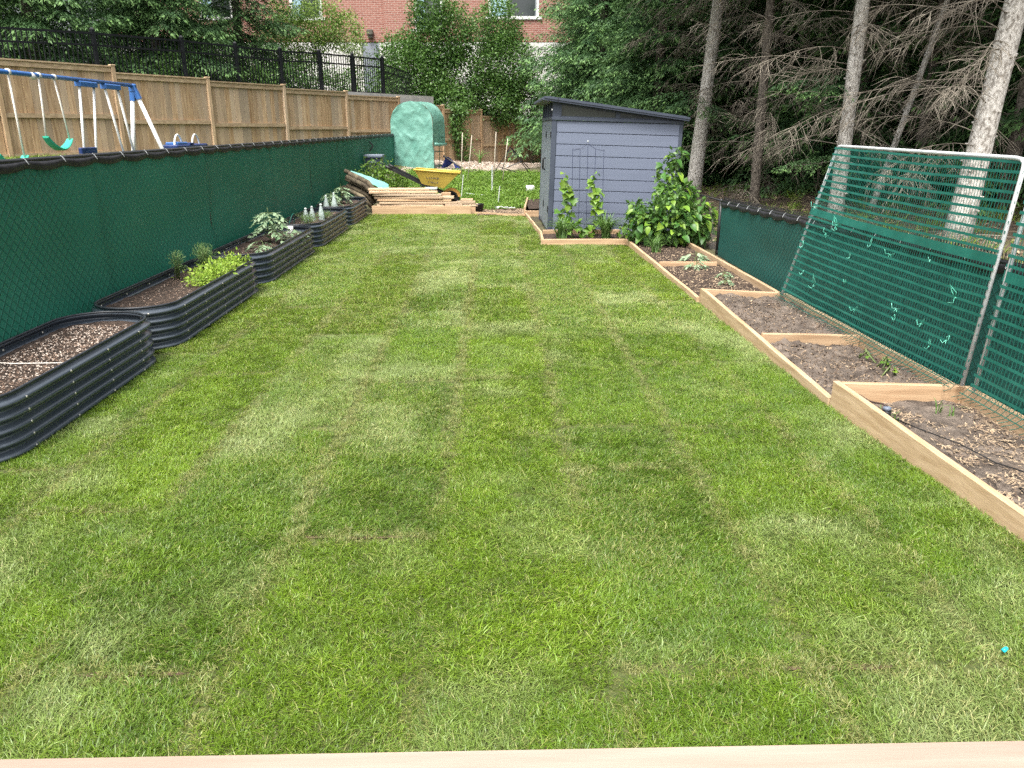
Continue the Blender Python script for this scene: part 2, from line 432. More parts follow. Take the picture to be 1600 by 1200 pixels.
# ------------------------------------------------------------ ground
FD = np.array([math.cos(R(58)), math.sin(R(58))])          # direction of the cedar fence line
FN = np.array([-FD[1], FD[0]])                              # normal, pointing uphill behind it
F0 = np.array([-9.5, 16.0])
PZ = [1.01, 1.04, 0.92, 0.86, 0.79, 0.70, 0.51, 0.40, 0.14, 0.08]   # ground at each fence post
def fence_ground(s):
    return np.interp(s, [2.44 * i for i in range(-1, 10)], [1.0] + PZ)
def terrain(x, y):
    x = np.asarray(x, float); y = np.asarray(y, float)
    yard = 0.5 * smooth(15.8, 23.4, y) - 0.42 * smooth(25, 35, y)
    s = (x - F0[0]) * FD[0] + (y - F0[1]) * FD[1]
    d = (x - F0[0]) * FN[0] + (y - F0[1]) * FN[1]
    fg = fence_ground(s)
    # left neighbour: from the green fence up to the cedar fence
    dx = np.clip((-3.25 - x) / 5.5, 0, 1)
    front = np.where(x < -3.25, yard * (1 - dx) + np.maximum(fg, yard) * dx, yard)
    near = np.clip(1 + d / 2.5, 0, 1)
    front = front * (1 - near) + fg * near
    hi = 2.55 - 2.0 * smooth(12.5, 19.0, s)
    back = fg + (hi - fg) * smooth(0.35, 0.6, d) + 0.03 * np.clip(d, 0, 30)
    z = np.where(d > 0, back, front)
    fr = smooth(3.2, 5.0, x) * (0.18 + 0.05 * np.clip(x - 6, 0, 12))
    fr = fr + smooth(3.2, 4.5, x) * 0.12 * (fbm(x * 0.8, y * 0.8) - 0.5)
    z = np.where(x > 3.0, np.maximum(z * (1 - smooth(3.0, 5.0, x)), 0) + fr, z)
    far = smooth(55, 90, np.hypot(x, y))
    return z * (1 - far) + 1.5 * far
xs = np.unique(np.concatenate([np.linspace(-160, -20, 15), np.arange(-20, 20, 0.3), np.linspace(20, 160, 15)]))
ys = np.unique(np.concatenate([np.linspace(-40, -2, 10), np.arange(-2, 42, 0.3), np.linspace(42, 200, 16)]))
GX, GY = np.meshgrid(xs, ys)
gz = terrain(GX, GY) - 0.012
nx, ny = len(xs), len(ys)
idx = np.arange(nx * ny).reshape(ny, nx)
q = np.stack([idx[:-1,:-1], idx[:-1,1:], idx[1:,1:], idx[1:,:-1]], -1).reshape(-1, 4)
g = fast_mesh('ground', np.stack([GX, GY, gz], -1).reshape(-1, 3), q, mat=M['ground'], smooth=True)
g.materials.append(M['forest_floor']); g.materials.append(M['gravel'])
cx = GX[:-1,:-1].ravel() + 0.15; cy = GY[:-1,:-1].ravel() + 0.15
sd_ = (cx - F0[0]) * FD[0] + (cy - F0[1]) * FD[1]; dd_ = (cx - F0[0]) * FN[0] + (cy - F0[1]) * FN[1]
mi = np.zeros(len(cx), np.int32)
mi[(cx > 3.05) & (cy > -5)] = 1
mi[(dd_ < 0.3) & (dd_ > -5.0) & (cx > -2.6) & (cx < 3.0) & (cy > 22)] = 2
g.polygons.foreach_set('material_index', mi)
struct('ground', g)
# ------------------------------------------------------------ lawn sheet and its grass
M['thatch'] = mat('lawn_thatch', (0.055,0.075,0.018), (0.095,0.105,0.03), 0.95, 40, bump=0.8, bscale=120, bdist=0.01)
M['seamsoil'] = mat('seam_soil', (0.055,0.036,0.021), (0.12,0.080,0.048), 0.95, 40)
lw = MB()
lw.add([(-3.1,1.2,0),(2.29,1.2,0),(2.15,2.8,0),(2.03,4.25,0),(1.98,7.2,0),(1.95,11.08,0),(0.70,11.12,0),(0.71,12.0,0),(0.62,14.98,0),(0.55,15.25,0),(-2.5,15.25,0),(-2.5,3.6,0),(-3.1,3.5,0)], [tuple(range(13))])
LAWN = struct('lawn', lw.mesh('lawn', M['thatch'], fix=False))
def bare_seam(xa, xb, y, w):        # soil showing where two rolls do not quite meet
    n = 14; rows = [[], []]
    for i in range(n+1):
        t = i/n; x = xa+(xb-xa)*t; hw = w*(0.35+0.65*float(vnoise(x*23, y*7)))*math.sin(math.pi*min(max(t,0.04),0.96))**0.5
        c = y + 0.010*(float(vnoise(x*9, y))-0.5)
        rows[0].append((x, c-hw, 0.006)); rows[1].append((x, c+hw, 0.006))
    put('soil_gap', MB().grid(rows).mesh('soil_gap', M['seamsoil'], False, False), LAWN)
SEAMS = [(-0.84,-0.27,2.81,0.020), (-1.42,-0.90,1.985,0.016), (0.80,1.30,1.965,0.020), (-0.20,0.16,4.9,0.014), (0.40,0.90,3.45,0.014), (-2.0,-1.6,3.05,0.014), (1.05,1.5,5.2,0.012)]

def grass_mat(name, dark, light, pale, straw):
    m = bpy.data.materials.new(name); m.use_nodes = True
    N, L = m.node_tree.nodes, m.node_tree.links
    p = N['Principled BSDF']; p.inputs['Roughness'].default_value = 0.42; p.inputs['Specular IOR Level'].default_value = 0.45
    def inst(n):
        a = N.new('ShaderNodeAttribute'); a.attribute_type = 'INSTANCER'; a.attribute_name = n; return a.outputs['Fac']
    bl = N.new('ShaderNodeAttribute'); bl.attribute_name = 'tint'
    def mix(f, a, b):
        n = N.new('ShaderNodeMix'); n.data_type = 'RGBA'
        L.new(f, n.inputs['Factor'])
        for v, i in ((a, 6), (b, 7)):
            if isinstance(v, tuple): n.inputs[i].default_value = (*v, 1)
            else: L.new(v, n.inputs[i])
        return n.outputs[2]
    def mth(op, a, b):
        n = N.new('ShaderNodeMath'); n.operation = op; n.use_clamp = True
        for i, v in enumerate((a, b)):
            if isinstance(v, (int, float)): n.inputs[i].default_value = v
            else: L.new(v, n.inputs[i])
        return n.outputs[0]
    c = mix(inst('tone'), dark, light)
    c = mix(inst('pale'), c, pale)
    # single dead blades: those whose own tint is high turn to straw first
    f = mth('MULTIPLY', mth('SUBTRACT', mth('ADD', bl.outputs['Fac'], inst('dry')), 0.93), 6.0)
    c = mix(f, c, straw)
    hv = N.new('ShaderNodeHueSaturation')
    mr = N.new('ShaderNodeMapRange'); mr.inputs[3].default_value = 0.75; mr.inputs[4].default_value = 1.3
    L.new(bl.outputs['Fac'], mr.inputs[0]); L.new(mr.outputs[0], hv.inputs['Value']); L.new(c, hv.inputs['Color'])
    c = hv.outputs[0]
    L.new(c, p.inputs['Base Color'])
    t = N.new('ShaderNodeBsdfTranslucent'); ms = N.new('ShaderNodeMixShader'); ms.inputs[0].default_value = 0.28
    L.new(c, t.inputs[0]); L.new(p.outputs[0], ms.inputs[1]); L.new(t.outputs[0], ms.inputs[2]); L.new(ms.outputs[0], N['Material Output'].inputs[0])
    return m
M['grass'] = grass_mat('turf_blades', (0.092,0.172,0.014), (0.180,0.290,0.017), (0.275,0.345,0.120), (0.38,0.29,0.145))
M['grass2'] = grass_mat('weedy_turf_blades', (0.10,0.22,0.015), (0.20,0.38,0.03), (0.28,0.42,0.06), (0.40,0.36,0.15))

def tuft_mesh(name, n, rad, h, w, lean, material, seed, segs=3):
    r = np.random.default_rng(seed)
    V, Q, T, A = [], [], [], []
    for i in range(n):
        a = r.random() * 6.283; d = rad * math.sqrt(r.random())
        b = np.array([d * math.cos(a), d * math.sin(a), -0.004])
        hh = h * (0.5 + 0.7 * r.random()); ww = w * (0.7 + 0.6 * r.random())
        la = r.normal(0.0, 1.4); ln = lean * (0.3 + 1.1 * r.random())          # lean mostly to +x
        ld = np.array([math.cos(la), math.sin(la), 0])
        sdv = np.array([-ld[1], ld[0], 0]) * ww * 0.5
        tw = r.normal(0, 0.7)
        sdv = np.array([sdv[0]*math.cos(tw) - sdv[1]*math.sin(tw), sdv[0]*math.sin(tw) + sdv[1]*math.cos(tw), 0])
        k0 = len(V)
        for s in range(segs):
            t = s / segs
            c = b + ld * ln * hh * t**1.6 + np.array([0, 0, hh * (t - 0.25 * ln * t**2)])
            wd = sdv * (1 - 0.35 * t)
            V += [c - wd, c + wd]
        c = b + ld * ln * hh + np.array([0, 0, hh * (1 - 0.25 * ln)])
        V.append(c)
        for s in range(segs - 1):
            Q.append((k0+2*s, k0+2*s+1, k0+2*s+3, k0+2*s+2))
        T.append((k0+2*segs-2, k0+2*segs-1, k0+2*segs))
        A += [r.random()] * (2 * segs + 1)
    return fast_mesh(name, V, Q, T, material, True, A)

def scatter(name, pts, variants, attrs, label, cat, material=None):
    """one uncountable mass: points that carry their own turn, size and colour, with a tuft on each"""
    me = bpy.data.meshes.new(name)
    me.vertices.add(len(pts)); me.vertices.foreach_set('co', np.asarray(pts, np.float32).ravel())
    for k, v in attrs.items():
        v = np.asarray(v)
        if k == 'rot':
            a = me.attributes.new(k, 'FLOAT_VECTOR', 'POINT'); a.data.foreach_set('vector', v.astype(np.float32).ravel())
        elif k == 'pick':
            a = me.attributes.new(k, 'INT', 'POINT'); a.data.foreach_set('value', v.astype(np.int32))
        else:
            a = me.attributes.new(k, 'FLOAT', 'POINT'); a.data.foreach_set('value', v.astype(np.float32))
    o = put(name, me)
    ng = bpy.data.node_groups.new(name + '_nodes', 'GeometryNodeTree')
    ng.interface.new_socket('Geometry', in_out='INPUT', socket_type='NodeSocketGeometry')
    ng.interface.new_socket('Geometry', in_out='OUTPUT', socket_type='NodeSocketGeometry')
    N, L = ng.nodes, ng.links
    gi, go = N.new('NodeGroupInput'), N.new('NodeGroupOutput')
    iop = N.new('GeometryNodeInstanceOnPoints')
    g2i = N.new('GeometryNodeGeometryToInstance')
    for vm in reversed(variants):
        so = bpy.data.objects.new(vm.name, vm)
        oi = N.new('GeometryNodeObjectInfo'); oi.inputs['Object'].default_value = so
        L.new(oi.outputs['Geometry'], g2i.inputs[0])
    def na(n, t):
        a = N.new('GeometryNodeInputNamedAttribute'); a.data_type = t; a.inputs['Name'].default_value = n; return a.outputs[0]
    L.new(gi.outputs[0], iop.inputs['Points']); L.new(g2i.outputs[0], iop.inputs['Instance'])
    iop.inputs['Pick Instance'].default_value = True
    L.new(na('pick', 'INT'), iop.inputs['Instance Index'])
    e2r = N.new('FunctionNodeEulerToRotation'); L.new(na('rot', 'FLOAT_VECTOR'), e2r.inputs[0]); L.new(e2r.outputs[0], iop.inputs['Rotation'])
    L.new(na('size', 'FLOAT'), iop.inputs['Scale'])
    L.new(iop.outputs[0], go.inputs[0])
    md = o.modifiers.new('scatter', 'NODES'); md.node_group = ng
    tag(o, label, cat, kind='stuff')
    return o

def lawn_points():
    out = []
    for (y0, y1, dens, pick) in ((1.45, 3.6, 900, 0), (3.6, 6.2, 650, 0), (6.2, 9.5, 400, 1), (9.5, 15.25, 280, 1)):
        st = 1 / math.sqrt(dens)
        x, y = np.meshgrid(np.arange(-3.1, 2.4, st), np.arange(y0, y1, st)); n = x.size
        x = x.ravel() + rng.uniform(-0.6, 0.6, n) * st; y = y.ravel() + rng.uniform(-0.6, 0.6, n) * st
        right = np.interp(y, [1.2, 2.75, 4.25, 7.2, 11.1], [2.27, 2.135, 2.012, 1.97, 1.94])
        right = np.where(y > 11.1, np.interp(y, [11.1, 12.0, 15.0], [0.69, 0.70, 0.59]), right)
        # the raised beds stand on the left edge
        lft = np.full(n, -2.46)
        for (a, b) in BEDS:
            e = np.minimum(np.abs(y - a), np.abs(y - b))
            inside = (y > a) & (y < b)
            lft = np.where(inside & (e < 0.25), -2.46 - 0.22 * (1 - e / 0.25)**2, lft)
        lft = np.where(y < BEDS[0][0], -3.1, lft)
        lft = np.where(y > BEDS[-1][1], -2.35, lft)
        ok = (x < right - 0.005) & (x > lft)
        out.append((x[ok], y[ok], np.full(ok.sum(), pick)))
    return [np.concatenate(c) for c in zip(*out)]
BEDS = [(3.46, 5.52), (5.60, 8.06), (8.12, 10.70), (10.78, 13.22), (13.28, 15.32)]
for s_ in SEAMS: bare_seam(*s_)
px, py, pk = lawn_points()
# rolls of sod: 0.61 m wide columns with staggered ends
colw, x_off = 0.61, -0.85
ci = np.floor((px - x_off) / colw).astype(int)
_ends = {}
def roll_of(c, y):
    start = {0: 2.8, -1: 1.97, 2: 1.96, 3: 1.96, 1: 3.9, -2: 3.0}.get(c, 2.0 + (c * 0.77) % 1.9)
    return np.floor((y - start) / 2.05).astype(int), start
ri = np.zeros(len(px), int); yend = np.zeros(len(px))
for c in np.unique(ci):
    k = ci == c
    r_, st_ = roll_of(int(c), py[k]); ri[k] = r_
    fr = (py[k] - st_) / 2.05; yend[k] = np.minimum(fr - np.floor(fr), np.ceil(fr) - fr) * 2.05
xin = (px - x_off) / colw - ci
xedge = np.minimum(xin, 1 - xin) * colw
hashv = np.sin(ci * 12.9898 + ri * 78.233) * 43758.5453
rh = hashv - np.floor(hashv)
hashv2 = np.sin(ci * 39.3 + ri * 11.1) * 9631.7
rh2 = hashv2 - np.floor(hashv2)
n1 = fbm(px * 1.3, py * 0.9, 3); n2 = fbm(px * 3.1 + 40, py * 2.4 + 9, 3); n3 = fbm(px * 7 + 11, py * 7 + 3, 2)
tone = np.clip(0.45 + (rh - 0.5) * 0.6 + (n1 - 0.5) * 0.35 + (n3 - 0.5) * 0.9 + rng.normal(0, 0.12, len(px)), 0, 1)
seg = np.floor(py / 0.55 + rh * 3).astype(int); h3 = np.sin(ci * 5.17 + seg * 17.3) * 7919.3; h3 = h3 - np.floor(h3)
pale = np.clip((n2 - 0.52) * 2.4 + (rh2 - 0.6) * 0.7 + (h3 - 0.52) * 0.9 + (n1 - 0.5) * 0.6 + rng.normal(0, 0.08, len(px)), 0, 0.85)  # paler rolls and patches; sheen of flattened grass painted into the blade colour
bnd = np.round((px - x_off) / colw).astype(int)
strong = np.where(bnd == 3, 1.0, np.where(bnd == 1, (py > 3.5) * 0.9, np.where(bnd == 0, 0.7, np.where(bnd == 4, 0.6, 0.0))))
seam = np.exp(-(xedge / 0.036)**2) * np.maximum(strong * (0.55 + 0.6 * fbm(px * 2, py * 2.5, 2)), np.clip((fbm(px * 0.7 + 5, py * 1.1, 2) - 0.36) * 6, 0, 1))
end = np.exp(-(yend / 0.030)**2) * np.clip((fbm(px * 2.2, py * 0.8 + 30, 2) - 0.34) * 6, 0, 1)
sm = np.clip(seam + end * 1.2, 0, 1)
dry = np.clip(0.085 + 0.70 * sm + 0.32 * np.clip(fbm(px * 1.7 + 70, py * 1.5 + 12, 3) - 0.52, 0, 1) * 2 + rng.normal(0, 0.02, len(px)), 0, 0.9)
dry = np.where((end > 0.5), dry + 0.25, dry)
for (xa, xb, ys_, w_) in SEAMS: end = np.maximum(end, np.where((px > xa-0.02) & (px < xb+0.02) & (np.abs(py-ys_) < w_*1.7), 1.05*(fbm(px*8, py*3, 2) > 0.42), 0))
keep = rng.random(len(px)) > np.clip(end * 0.72 + seam * 0.42, 0, 1)
lay = rh * 6.283 + (n1 - 0.5) * 5                          # each roll was laid with its own nap
rz = lay + rng.normal(0, 0.9, len(px))
size = np.clip(0.98 + (rh2 - 0.5) * 0.15 + (n3 - 0.5) * 0.35 + rng.normal(0, 0.10, len(px)), 0.7, 1.3) * 0.92 * (1 - 0.42 * sm)
pick = pk * 3 + rng.integers(0, 3, len(px))
tufts = [tuft_mesh('tuft', 58, 0.052, 0.029, 0.0030, 1.2, M['grass'], 11), tuft_mesh('tuft', 58, 0.055, 0.026, 0.0030, 1.7, M['grass'], 12),
         tuft_mesh('tuft', 56, 0.050, 0.032, 0.0028, 1.0, M['grass'], 13), tuft_mesh('tuft', 50, 0.068, 0.030, 0.0052, 1.1, M['grass'], 14, 2),
         tuft_mesh('tuft', 50, 0.070, 0.027, 0.0056, 1.5, M['grass'], 15, 2), tuft_mesh('tuft', 50, 0.066, 0.033, 0.0050, 1.0, M['grass'], 16, 2)]
P = np.stack([px, py, np.full(len(px), 0.002)], -1)[keep]
rot = np.stack([rng.normal(0, 0.12, len(px)), rng.normal(0, 0.12, len(px)), rz], -1)[keep]
# dead, matted blades along the joints between the rolls
ex, ey = [], []
for (xx, ya, yb, dn) in ((0.98,1.5,6.8,42),(-0.24,3.6,9.5,34),(-0.85,1.6,6.2,30),(1.59,1.5,4.4,30),(0.37,4.0,9.0,20),(-1.46,2.4,7.5,24)):
    n_ = int((yb-ya)*dn); y_ = rng.uniform(ya, yb, n_); k_ = fbm(y_*1.4+xx*7, y_*0+xx, 2) > 0.38; y_ = y_[k_]
    ex.append(xx + 0.012*np.sin(y_*5) + rng.normal(0, 0.016, len(y_))); ey.append(y_)
for (xa, xb, ys_, w_) in SEAMS:
    n_ = int((xb-xa)*75); ex.append(rng.uniform(xa-0.05, xb+0.05, n_)); ey.append(ys_ + rng.normal(0, 0.022, n_))
ex, ey = np.concatenate(ex), np.concatenate(ey); m_e = len(ex)
P = np.concatenate([P, np.stack([ex, ey, np.full(m_e, 0.010)], -1)])
rot = np.concatenate([rot, np.stack([rng.normal(0,.2,m_e), rng.normal(0,.2,m_e), rng.random(m_e)*6.283], -1)])
cat_ = lambda a, b: np.concatenate([a[keep], b])
pick = cat_(pick, np.where(ey > 6.2, 3, 0) + rng.integers(0, 3, m_e)); size = cat_(size, rng.uniform(0.45, 0.8, m_e)); tone = cat_(tone, rng.random(m_e)*0.5)
pale = cat_(pale, rng.random(m_e)*0.6); dry = cat_(dry, rng.uniform(0.35, 0.85, m_e))
scatter('grass', P, tufts, dict(pick=pick, rot=rot, size=size, tone=tone, pale=pale, dry=dry),
        'freshly laid green sod grass between the raised beds', 'grass')

# weedy patch beyond the lumber and the strip of grass in the next garden
def clover_mesh(name, seed, n=26):
    r = np.random.default_rng(seed); V, Q, A = [], [], []
    for i in range(n):
        a = r.random()*6.283; d = 0.11*math.sqrt(r.random()); c = np.array([d*math.cos(a), d*math.sin(a), 0.02 + 0.10*r.random()])
        l = 0.03 + 0.035*r.random(); w = l*0.62; th = r.random()*6.283; ti = r.normal(0, 0.5)
        dr = np.array([math.cos(th)*math.cos(ti), math.sin(th)*math.cos(ti), math.sin(ti)]); sd2 = np.array([-math.sin(th), math.cos(th), r.normal(0,0.3)])*w/2
        k = len(V); V += [c, c+dr*l*0.5+sd2, c+dr*l, c+dr*l*0.5-sd2]; Q.append((k,k+1,k+2,k+3)); A += [r.random()*0.9]*4
    return fast_mesh(name, V, Q, None, M['weed'], False, A)
def patch(name, n, region, variants, label, cat, sz=(0.8, 1.4)):
    x, y = region(n)
    z = terrain(x, y)
    p = np.stack([x, y, z], -1); k = len(p)
    scatter(name, p, variants, dict(pick=rng.integers(0, len(variants), k), rot=np.stack([rng.normal(0,.1,k), rng.normal(0,.1,k), rng.random(k)*6.283], -1),
            size=rng.uniform(*sz, k), tone=np.clip(fbm(x*1.5, y*1.5)*1.3-0.1, 0, 1), pale=np.clip(fbm(x*2+9, y*2)-0.4, 0, .6), dry=np.clip(fbm(x*3, y*3+8)-0.45, 0, 1)*0.5), label, cat)
def reg_back(n):
    x = rng.uniform(-2.3, 2.6, n); y = rng.uniform(15.5, 22.2, n)
    lo = np.interp(x, [-2.4, -0.6, -0.3, 0.75, 3], [17.2, 16.4, 15.75, 16.3, 16.6])
    ok = (y > lo) & (y < 22.0 - 0.4 * (x + 2) * 0.3) & ~((x > 0.75) & (y < 14.8)); return x[ok], y[ok]
clv = [clover_mesh('clover', 21), clover_mesh('clover', 22), tuft_mesh('tuft', 34, 0.09, 0.13, 0.009, 0.9, M['grass2'], 23, 2)]
patch('weeds', 6500, reg_back, clv, 'bright green weeds and clover behind the lumber pile', 'weeds', (0.45, 0.95))
def reg_left(n):
    x = rng.uniform(-13, -3.5, n); y = rng.uniform(8, 26, n)
    d = (x - F0[0]) * FN[0] + (y - F0[1]) * FN[1]; ok = (d < -0.05) & (d > -6.0); return x[ok], y[ok]
patch('grass', 5200, reg_left, [tuft_mesh('tuft', 40, 0.12, 0.09, 0.010, 1.0, M['grass'], 24, 2), tuft_mesh('tuft', 40, 0.12, 0.07, 0.010, 1.3, M['grass'], 25, 2)],
      'rough grass in the next garden below the cedar fence', 'grass', (0.8, 1.5))
# ------------------------------------------------------------ green privacy fences
def screen_fence(label, line, ztop, zbot, cloth, post_at, tie_step, bow=0.02, hem_out=1, wires=False, grp=None):
    """line: list of (x, y) ground points; cloth hung on a chain-link fence, scalloped hem tied to the top rail"""
    pts = [np.array(p, float) for p in line]
    seg = [np.linalg.norm(pts[i+1]-pts[i]) for i in range(len(pts)-1)]; cum = np.concatenate([[0], np.cumsum(seg)])
    def at(s):
        i = min(max(np.searchsorted(cum, s, 'right') - 1, 0), len(seg)-1); t = (s - cum[i]) / seg[i]
        d = (pts[i+1]-pts[i]) / seg[i]
        return pts[i] + d * seg[i] * t, np.array([d[1], -d[0]]) * hem_out
    L_ = cum[-1]
    root = thing('privacy_fence', label, 'fence', (*pts[0], 0.0), grp)
    step = 0.08; n = int(L_ / step) + 1
    rows = []
    zs = np.linspace(0, 1, 15)
    for t in zs:
        row = []
        for i in range(n):
            s = min(i * step, L_); p, nr = at(s)
            zt, zb = np.interp(s, *ztop), np.interp(s, *zbot)
            fr = (s / tie_step) % 1.0; sag = 0.012 * math.sin(math.pi * fr)
            z = zb + (zt - 0.055 - sag - zb) * t
            o = bow * (vnoise(s * 1.1, t * 2.2) - 0.5) * 2 * math.sin(math.pi * (0.08 + 0.9 * t)) + 0.006 * math.sin(s * 9 + t * 3) * (1 - t)
            row.append((p[0] + nr[0] * (o + 0.012), p[1] + nr[1] * (o + 0.012), z))
        rows.append(row)
    put('cloth', MB().grid(rows).mesh('cloth', cloth, True, False), root)
    # black hem: a folded band that dips between the ties
    hr = [[], [], [], []]
    for i in range(int(L_ / 0.04) + 1):
        s = min(i * 0.04, L_); p, nr = at(s); zt = np.interp(s, *ztop)
        fr = (s / tie_step) % 1.0; sag = math.sin(math.pi * fr)
        top = zt - 0.004 - 0.016 * sag; bot = zt - 0.060 - 0.022 * sag
        o = 0.016 + 0.012 * sag
        for k, (zz, oo) in enumerate(((top, o - 0.012), (top - 0.012, o + 0.008), ((top+bot)/2, o + 0.010), (bot, o + 0.002))):
            hr[k].append((p[0] + nr[0]*oo, p[1] + nr[1]*oo, zz))
    put('hem', MB().grid(hr).mesh('hem', M['hem'], True, False), root)
    rail = MB().tube([(*at(s)[0], np.interp(s, *ztop) - 0.012) for s in np.linspace(0, L_, max(2, int(L_)))], 0.019, 8)
    put('top_rail', rail.mesh('top_rail', M['black'], True), root)
    pm = MB().tube([(0,0,0),(0,0,1)], 0.026, 10).mesh('post', M['black'], True)
    cap = MB().tube([(0,0,0),(0,0,.02),(0,0,.035)], [0.03,0.028,0.010], 10).mesh('post_cap', M['black'], True)
    for s in post_at:
        p, nr = at(s); zt = np.interp(s, *ztop); zb = float(terrain(p[0], p[1])) - 0.3
        po = put('post', pm, root, (p[0]-nr[0]*0.03, p[1]-nr[1]*0.03, zb), scale=(1,1,zt - 0.03 - zb))
        put('post_cap', cap, root, (p[0]-nr[0]*0.03, p[1]-nr[1]*0.03, zt - 0.03))
    tm = MB().tube([(0.0,0,0.012),(0.016,0,0.0),(0.024,0,-0.015),(0.03,0.006,-0.03)], 0.0022, 4).mesh('cable_tie', M['galv'])
    s = tie_step
    while s < L_ - 0.05:
        p, nr = at(s); zt = np.interp(s, *ztop)
        put('cable_tie', tm, root, (p[0]+nr[0]*0.004, p[1]+nr[1]*0.004, zt - 0.005), (0,0,math.atan2(nr[1], nr[0])))
        s += tie_step
    if wires:      # twisted ends of the chain link above the rail
        w = MB(); s = 0.0; k = 0
        while s < L_:
            p, nr = at(s); zt = np.interp(s, *ztop); d = np.array([-nr[1], nr[0]])
            q0 = (p[0]-d[0]*0.012-nr[0]*.02, p[1]-d[1]*0.012-nr[1]*.02, zt-0.012); q1 = (p[0]-nr[0]*.02, p[1]-nr[1]*.02, zt+0.042)
            q2 = (p[0]+d[0]*0.014-nr[0]*.02, p[1]+d[1]*0.014-nr[1]*.02, zt-0.012)
            w.tube([q0, q1], 0.0026, 3); w.tube([q1, q2], 0.0026, 3)
            s += 0.034; k += 1
        o = put('chain_link_ends', w.mesh('chain_link_ends', M['black'], False, False), root); o['kind'] = 'stuff'
    return root
screen_fence('long dark green privacy cloth fence behind the corrugated metal beds', [(-3.15, 1.2), (-3.15, 20.45), (-2.78, 24.6)],
             ([0, 19.25, 23.5], [1.395, 1.43, 1.45]), ([0, 14, 19.25, 23.5], [0.02, 0.02, 0.26, 0.48]), M['screen'], [0.1, 2.6, 5.1, 7.6, 10.1, 12.6, 15.1, 17.4, 19.25, 21.4, 23.4], 0.47, 0.034)
screen_fence('low teal green privacy cloth fence at the edge of the spruce wood', [(2.83, 1.0), (2.98, 10.15)],
             ([0, 4.0, 6.3, 9.15], [0.95, 0.875, 0.80, 0.705]), ([0, 9.15], [0.0, 0.0]), M['screen2'], [0.2, 2.6, 4.9, 7.2, 9.12], 0.40, 0.014, -1, True)
# the fine black chain-link fence that runs on behind the leafy shrub towards the shed
root = thing('wire_fence', 'bare black wire fence behind the leafy shrub by the shed', 'fence', (2.98, 10.2, 0))
put('top_rail', MB().tube([(2.98,10.2,0.70),(3.02,12.4,0.66),(3.05,15.0,0.63)], 0.012, 6).mesh('top_rail', M['black'], True), root)
w = MB()
for k in range(70):
    y = 10.2 + k * 0.066
    for sgn in (-1, 1):
        y1 = y + sgn * 0.66
        if 10.15 < y1 < 15.0: w.tube([(2.98+0.015*(y-10.2), y, 0.02), (2.98+0.015*(y1-10.2), y1, 0.67)], 0.0022, 3)
o = put('chain_link', w.mesh('chain_link', M['black'], False, False), root); o['kind'] = 'stuff'
for y in (10.25, 12.6, 14.95): put('post', MB().tube([(2.99,y,-0.1),(2.99,y,0.72)], 0.024, 8).mesh('post', M['black'], True), root)

# ------------------------------------------------------------ corrugated metal beds on the left
def rr_outline(x0, x1, y0, y1, r, n=9):
    pts = []
    for (cx_, cy_, a0) in ((x1-r, y0+r, -90), (x1-r, y1-r, 0), (x0+r, y1-r, 90), (x0+r, y0+r, 180)):
        for k in range(n + 1):
            a = R(a0 + 90 * k / n); pts.append((cx_ + r*math.cos(a), cy_ + r*math.sin(a), math.cos(a), math.sin(a)))
    res = []
    for i, p in enumerate(pts):                       # subdivide the straights
        res.append(p); q_ = pts[(i+1) % len(pts)]
        d = math.hypot(q_[0]-p[0], q_[1]-p[1])
        if d > 0.3:
            m_ = int(d / 0.2)
            for k in range(1, m_): res.append(tuple(p[j] + (q_[j]-p[j]) * k / m_ for j in range(4)))
    return res
boltm = MB().tube([(0,0,0),(0.003,0,0),(0.006,0,0)], [0.0085,0.0085,0.004], 7).mesh('bolt', M['bolt'], True)
def soil_sheet(name, x0, x1, y0, y1, z, amp, m_, r=0.0, step=0.03, fq=9, skew=0.0):
    xs_ = np.linspace(x0, x1, int((x1-x0)/step)+1); ys_ = np.linspace(y0, y1, int((y1-y0)/step)+1)
    X_, Y_ = np.meshgrid(xs_, ys_)
    X_ = X_ + skew * (1 - (Y_-y0)/(y1-y0)) * (1 - (X_-x0)/(x1-x0))
    if r:      # squeeze the ends into the rounded outline
        e = np.minimum(Y_-y0, y1-Y_); k = np.clip(1 - e / r, 0, 1); half = (x1-x0)/2; inset = r - np.sqrt(np.maximum(r*r - (r*k)**2, 0))
        X_ = (x0+x1)/2 + (X_-(x0+x1)/2) * (half - inset) / half
    Z_ = z + amp * ((fbm(X_*fq, Y_*fq, 3) - 0.5) * 2 + (fbm(X_*2.3, Y_*2.3, 2) - 0.5) * 2.0 + (rng.random(X_.shape)-.5)*0.35)
    i_ = np.arange(X_.size).reshape(X_.shape)
    q_ = np.stack([i_[:-1,:-1], i_[:-1,1:], i_[1:,1:], i_[1:,:-1]], -1).reshape(-1, 4)
    return fast_mesh(name, np.stack([X_, Y_, Z_], -1).reshape(-1,3), q_, mat=m_, smooth=True)
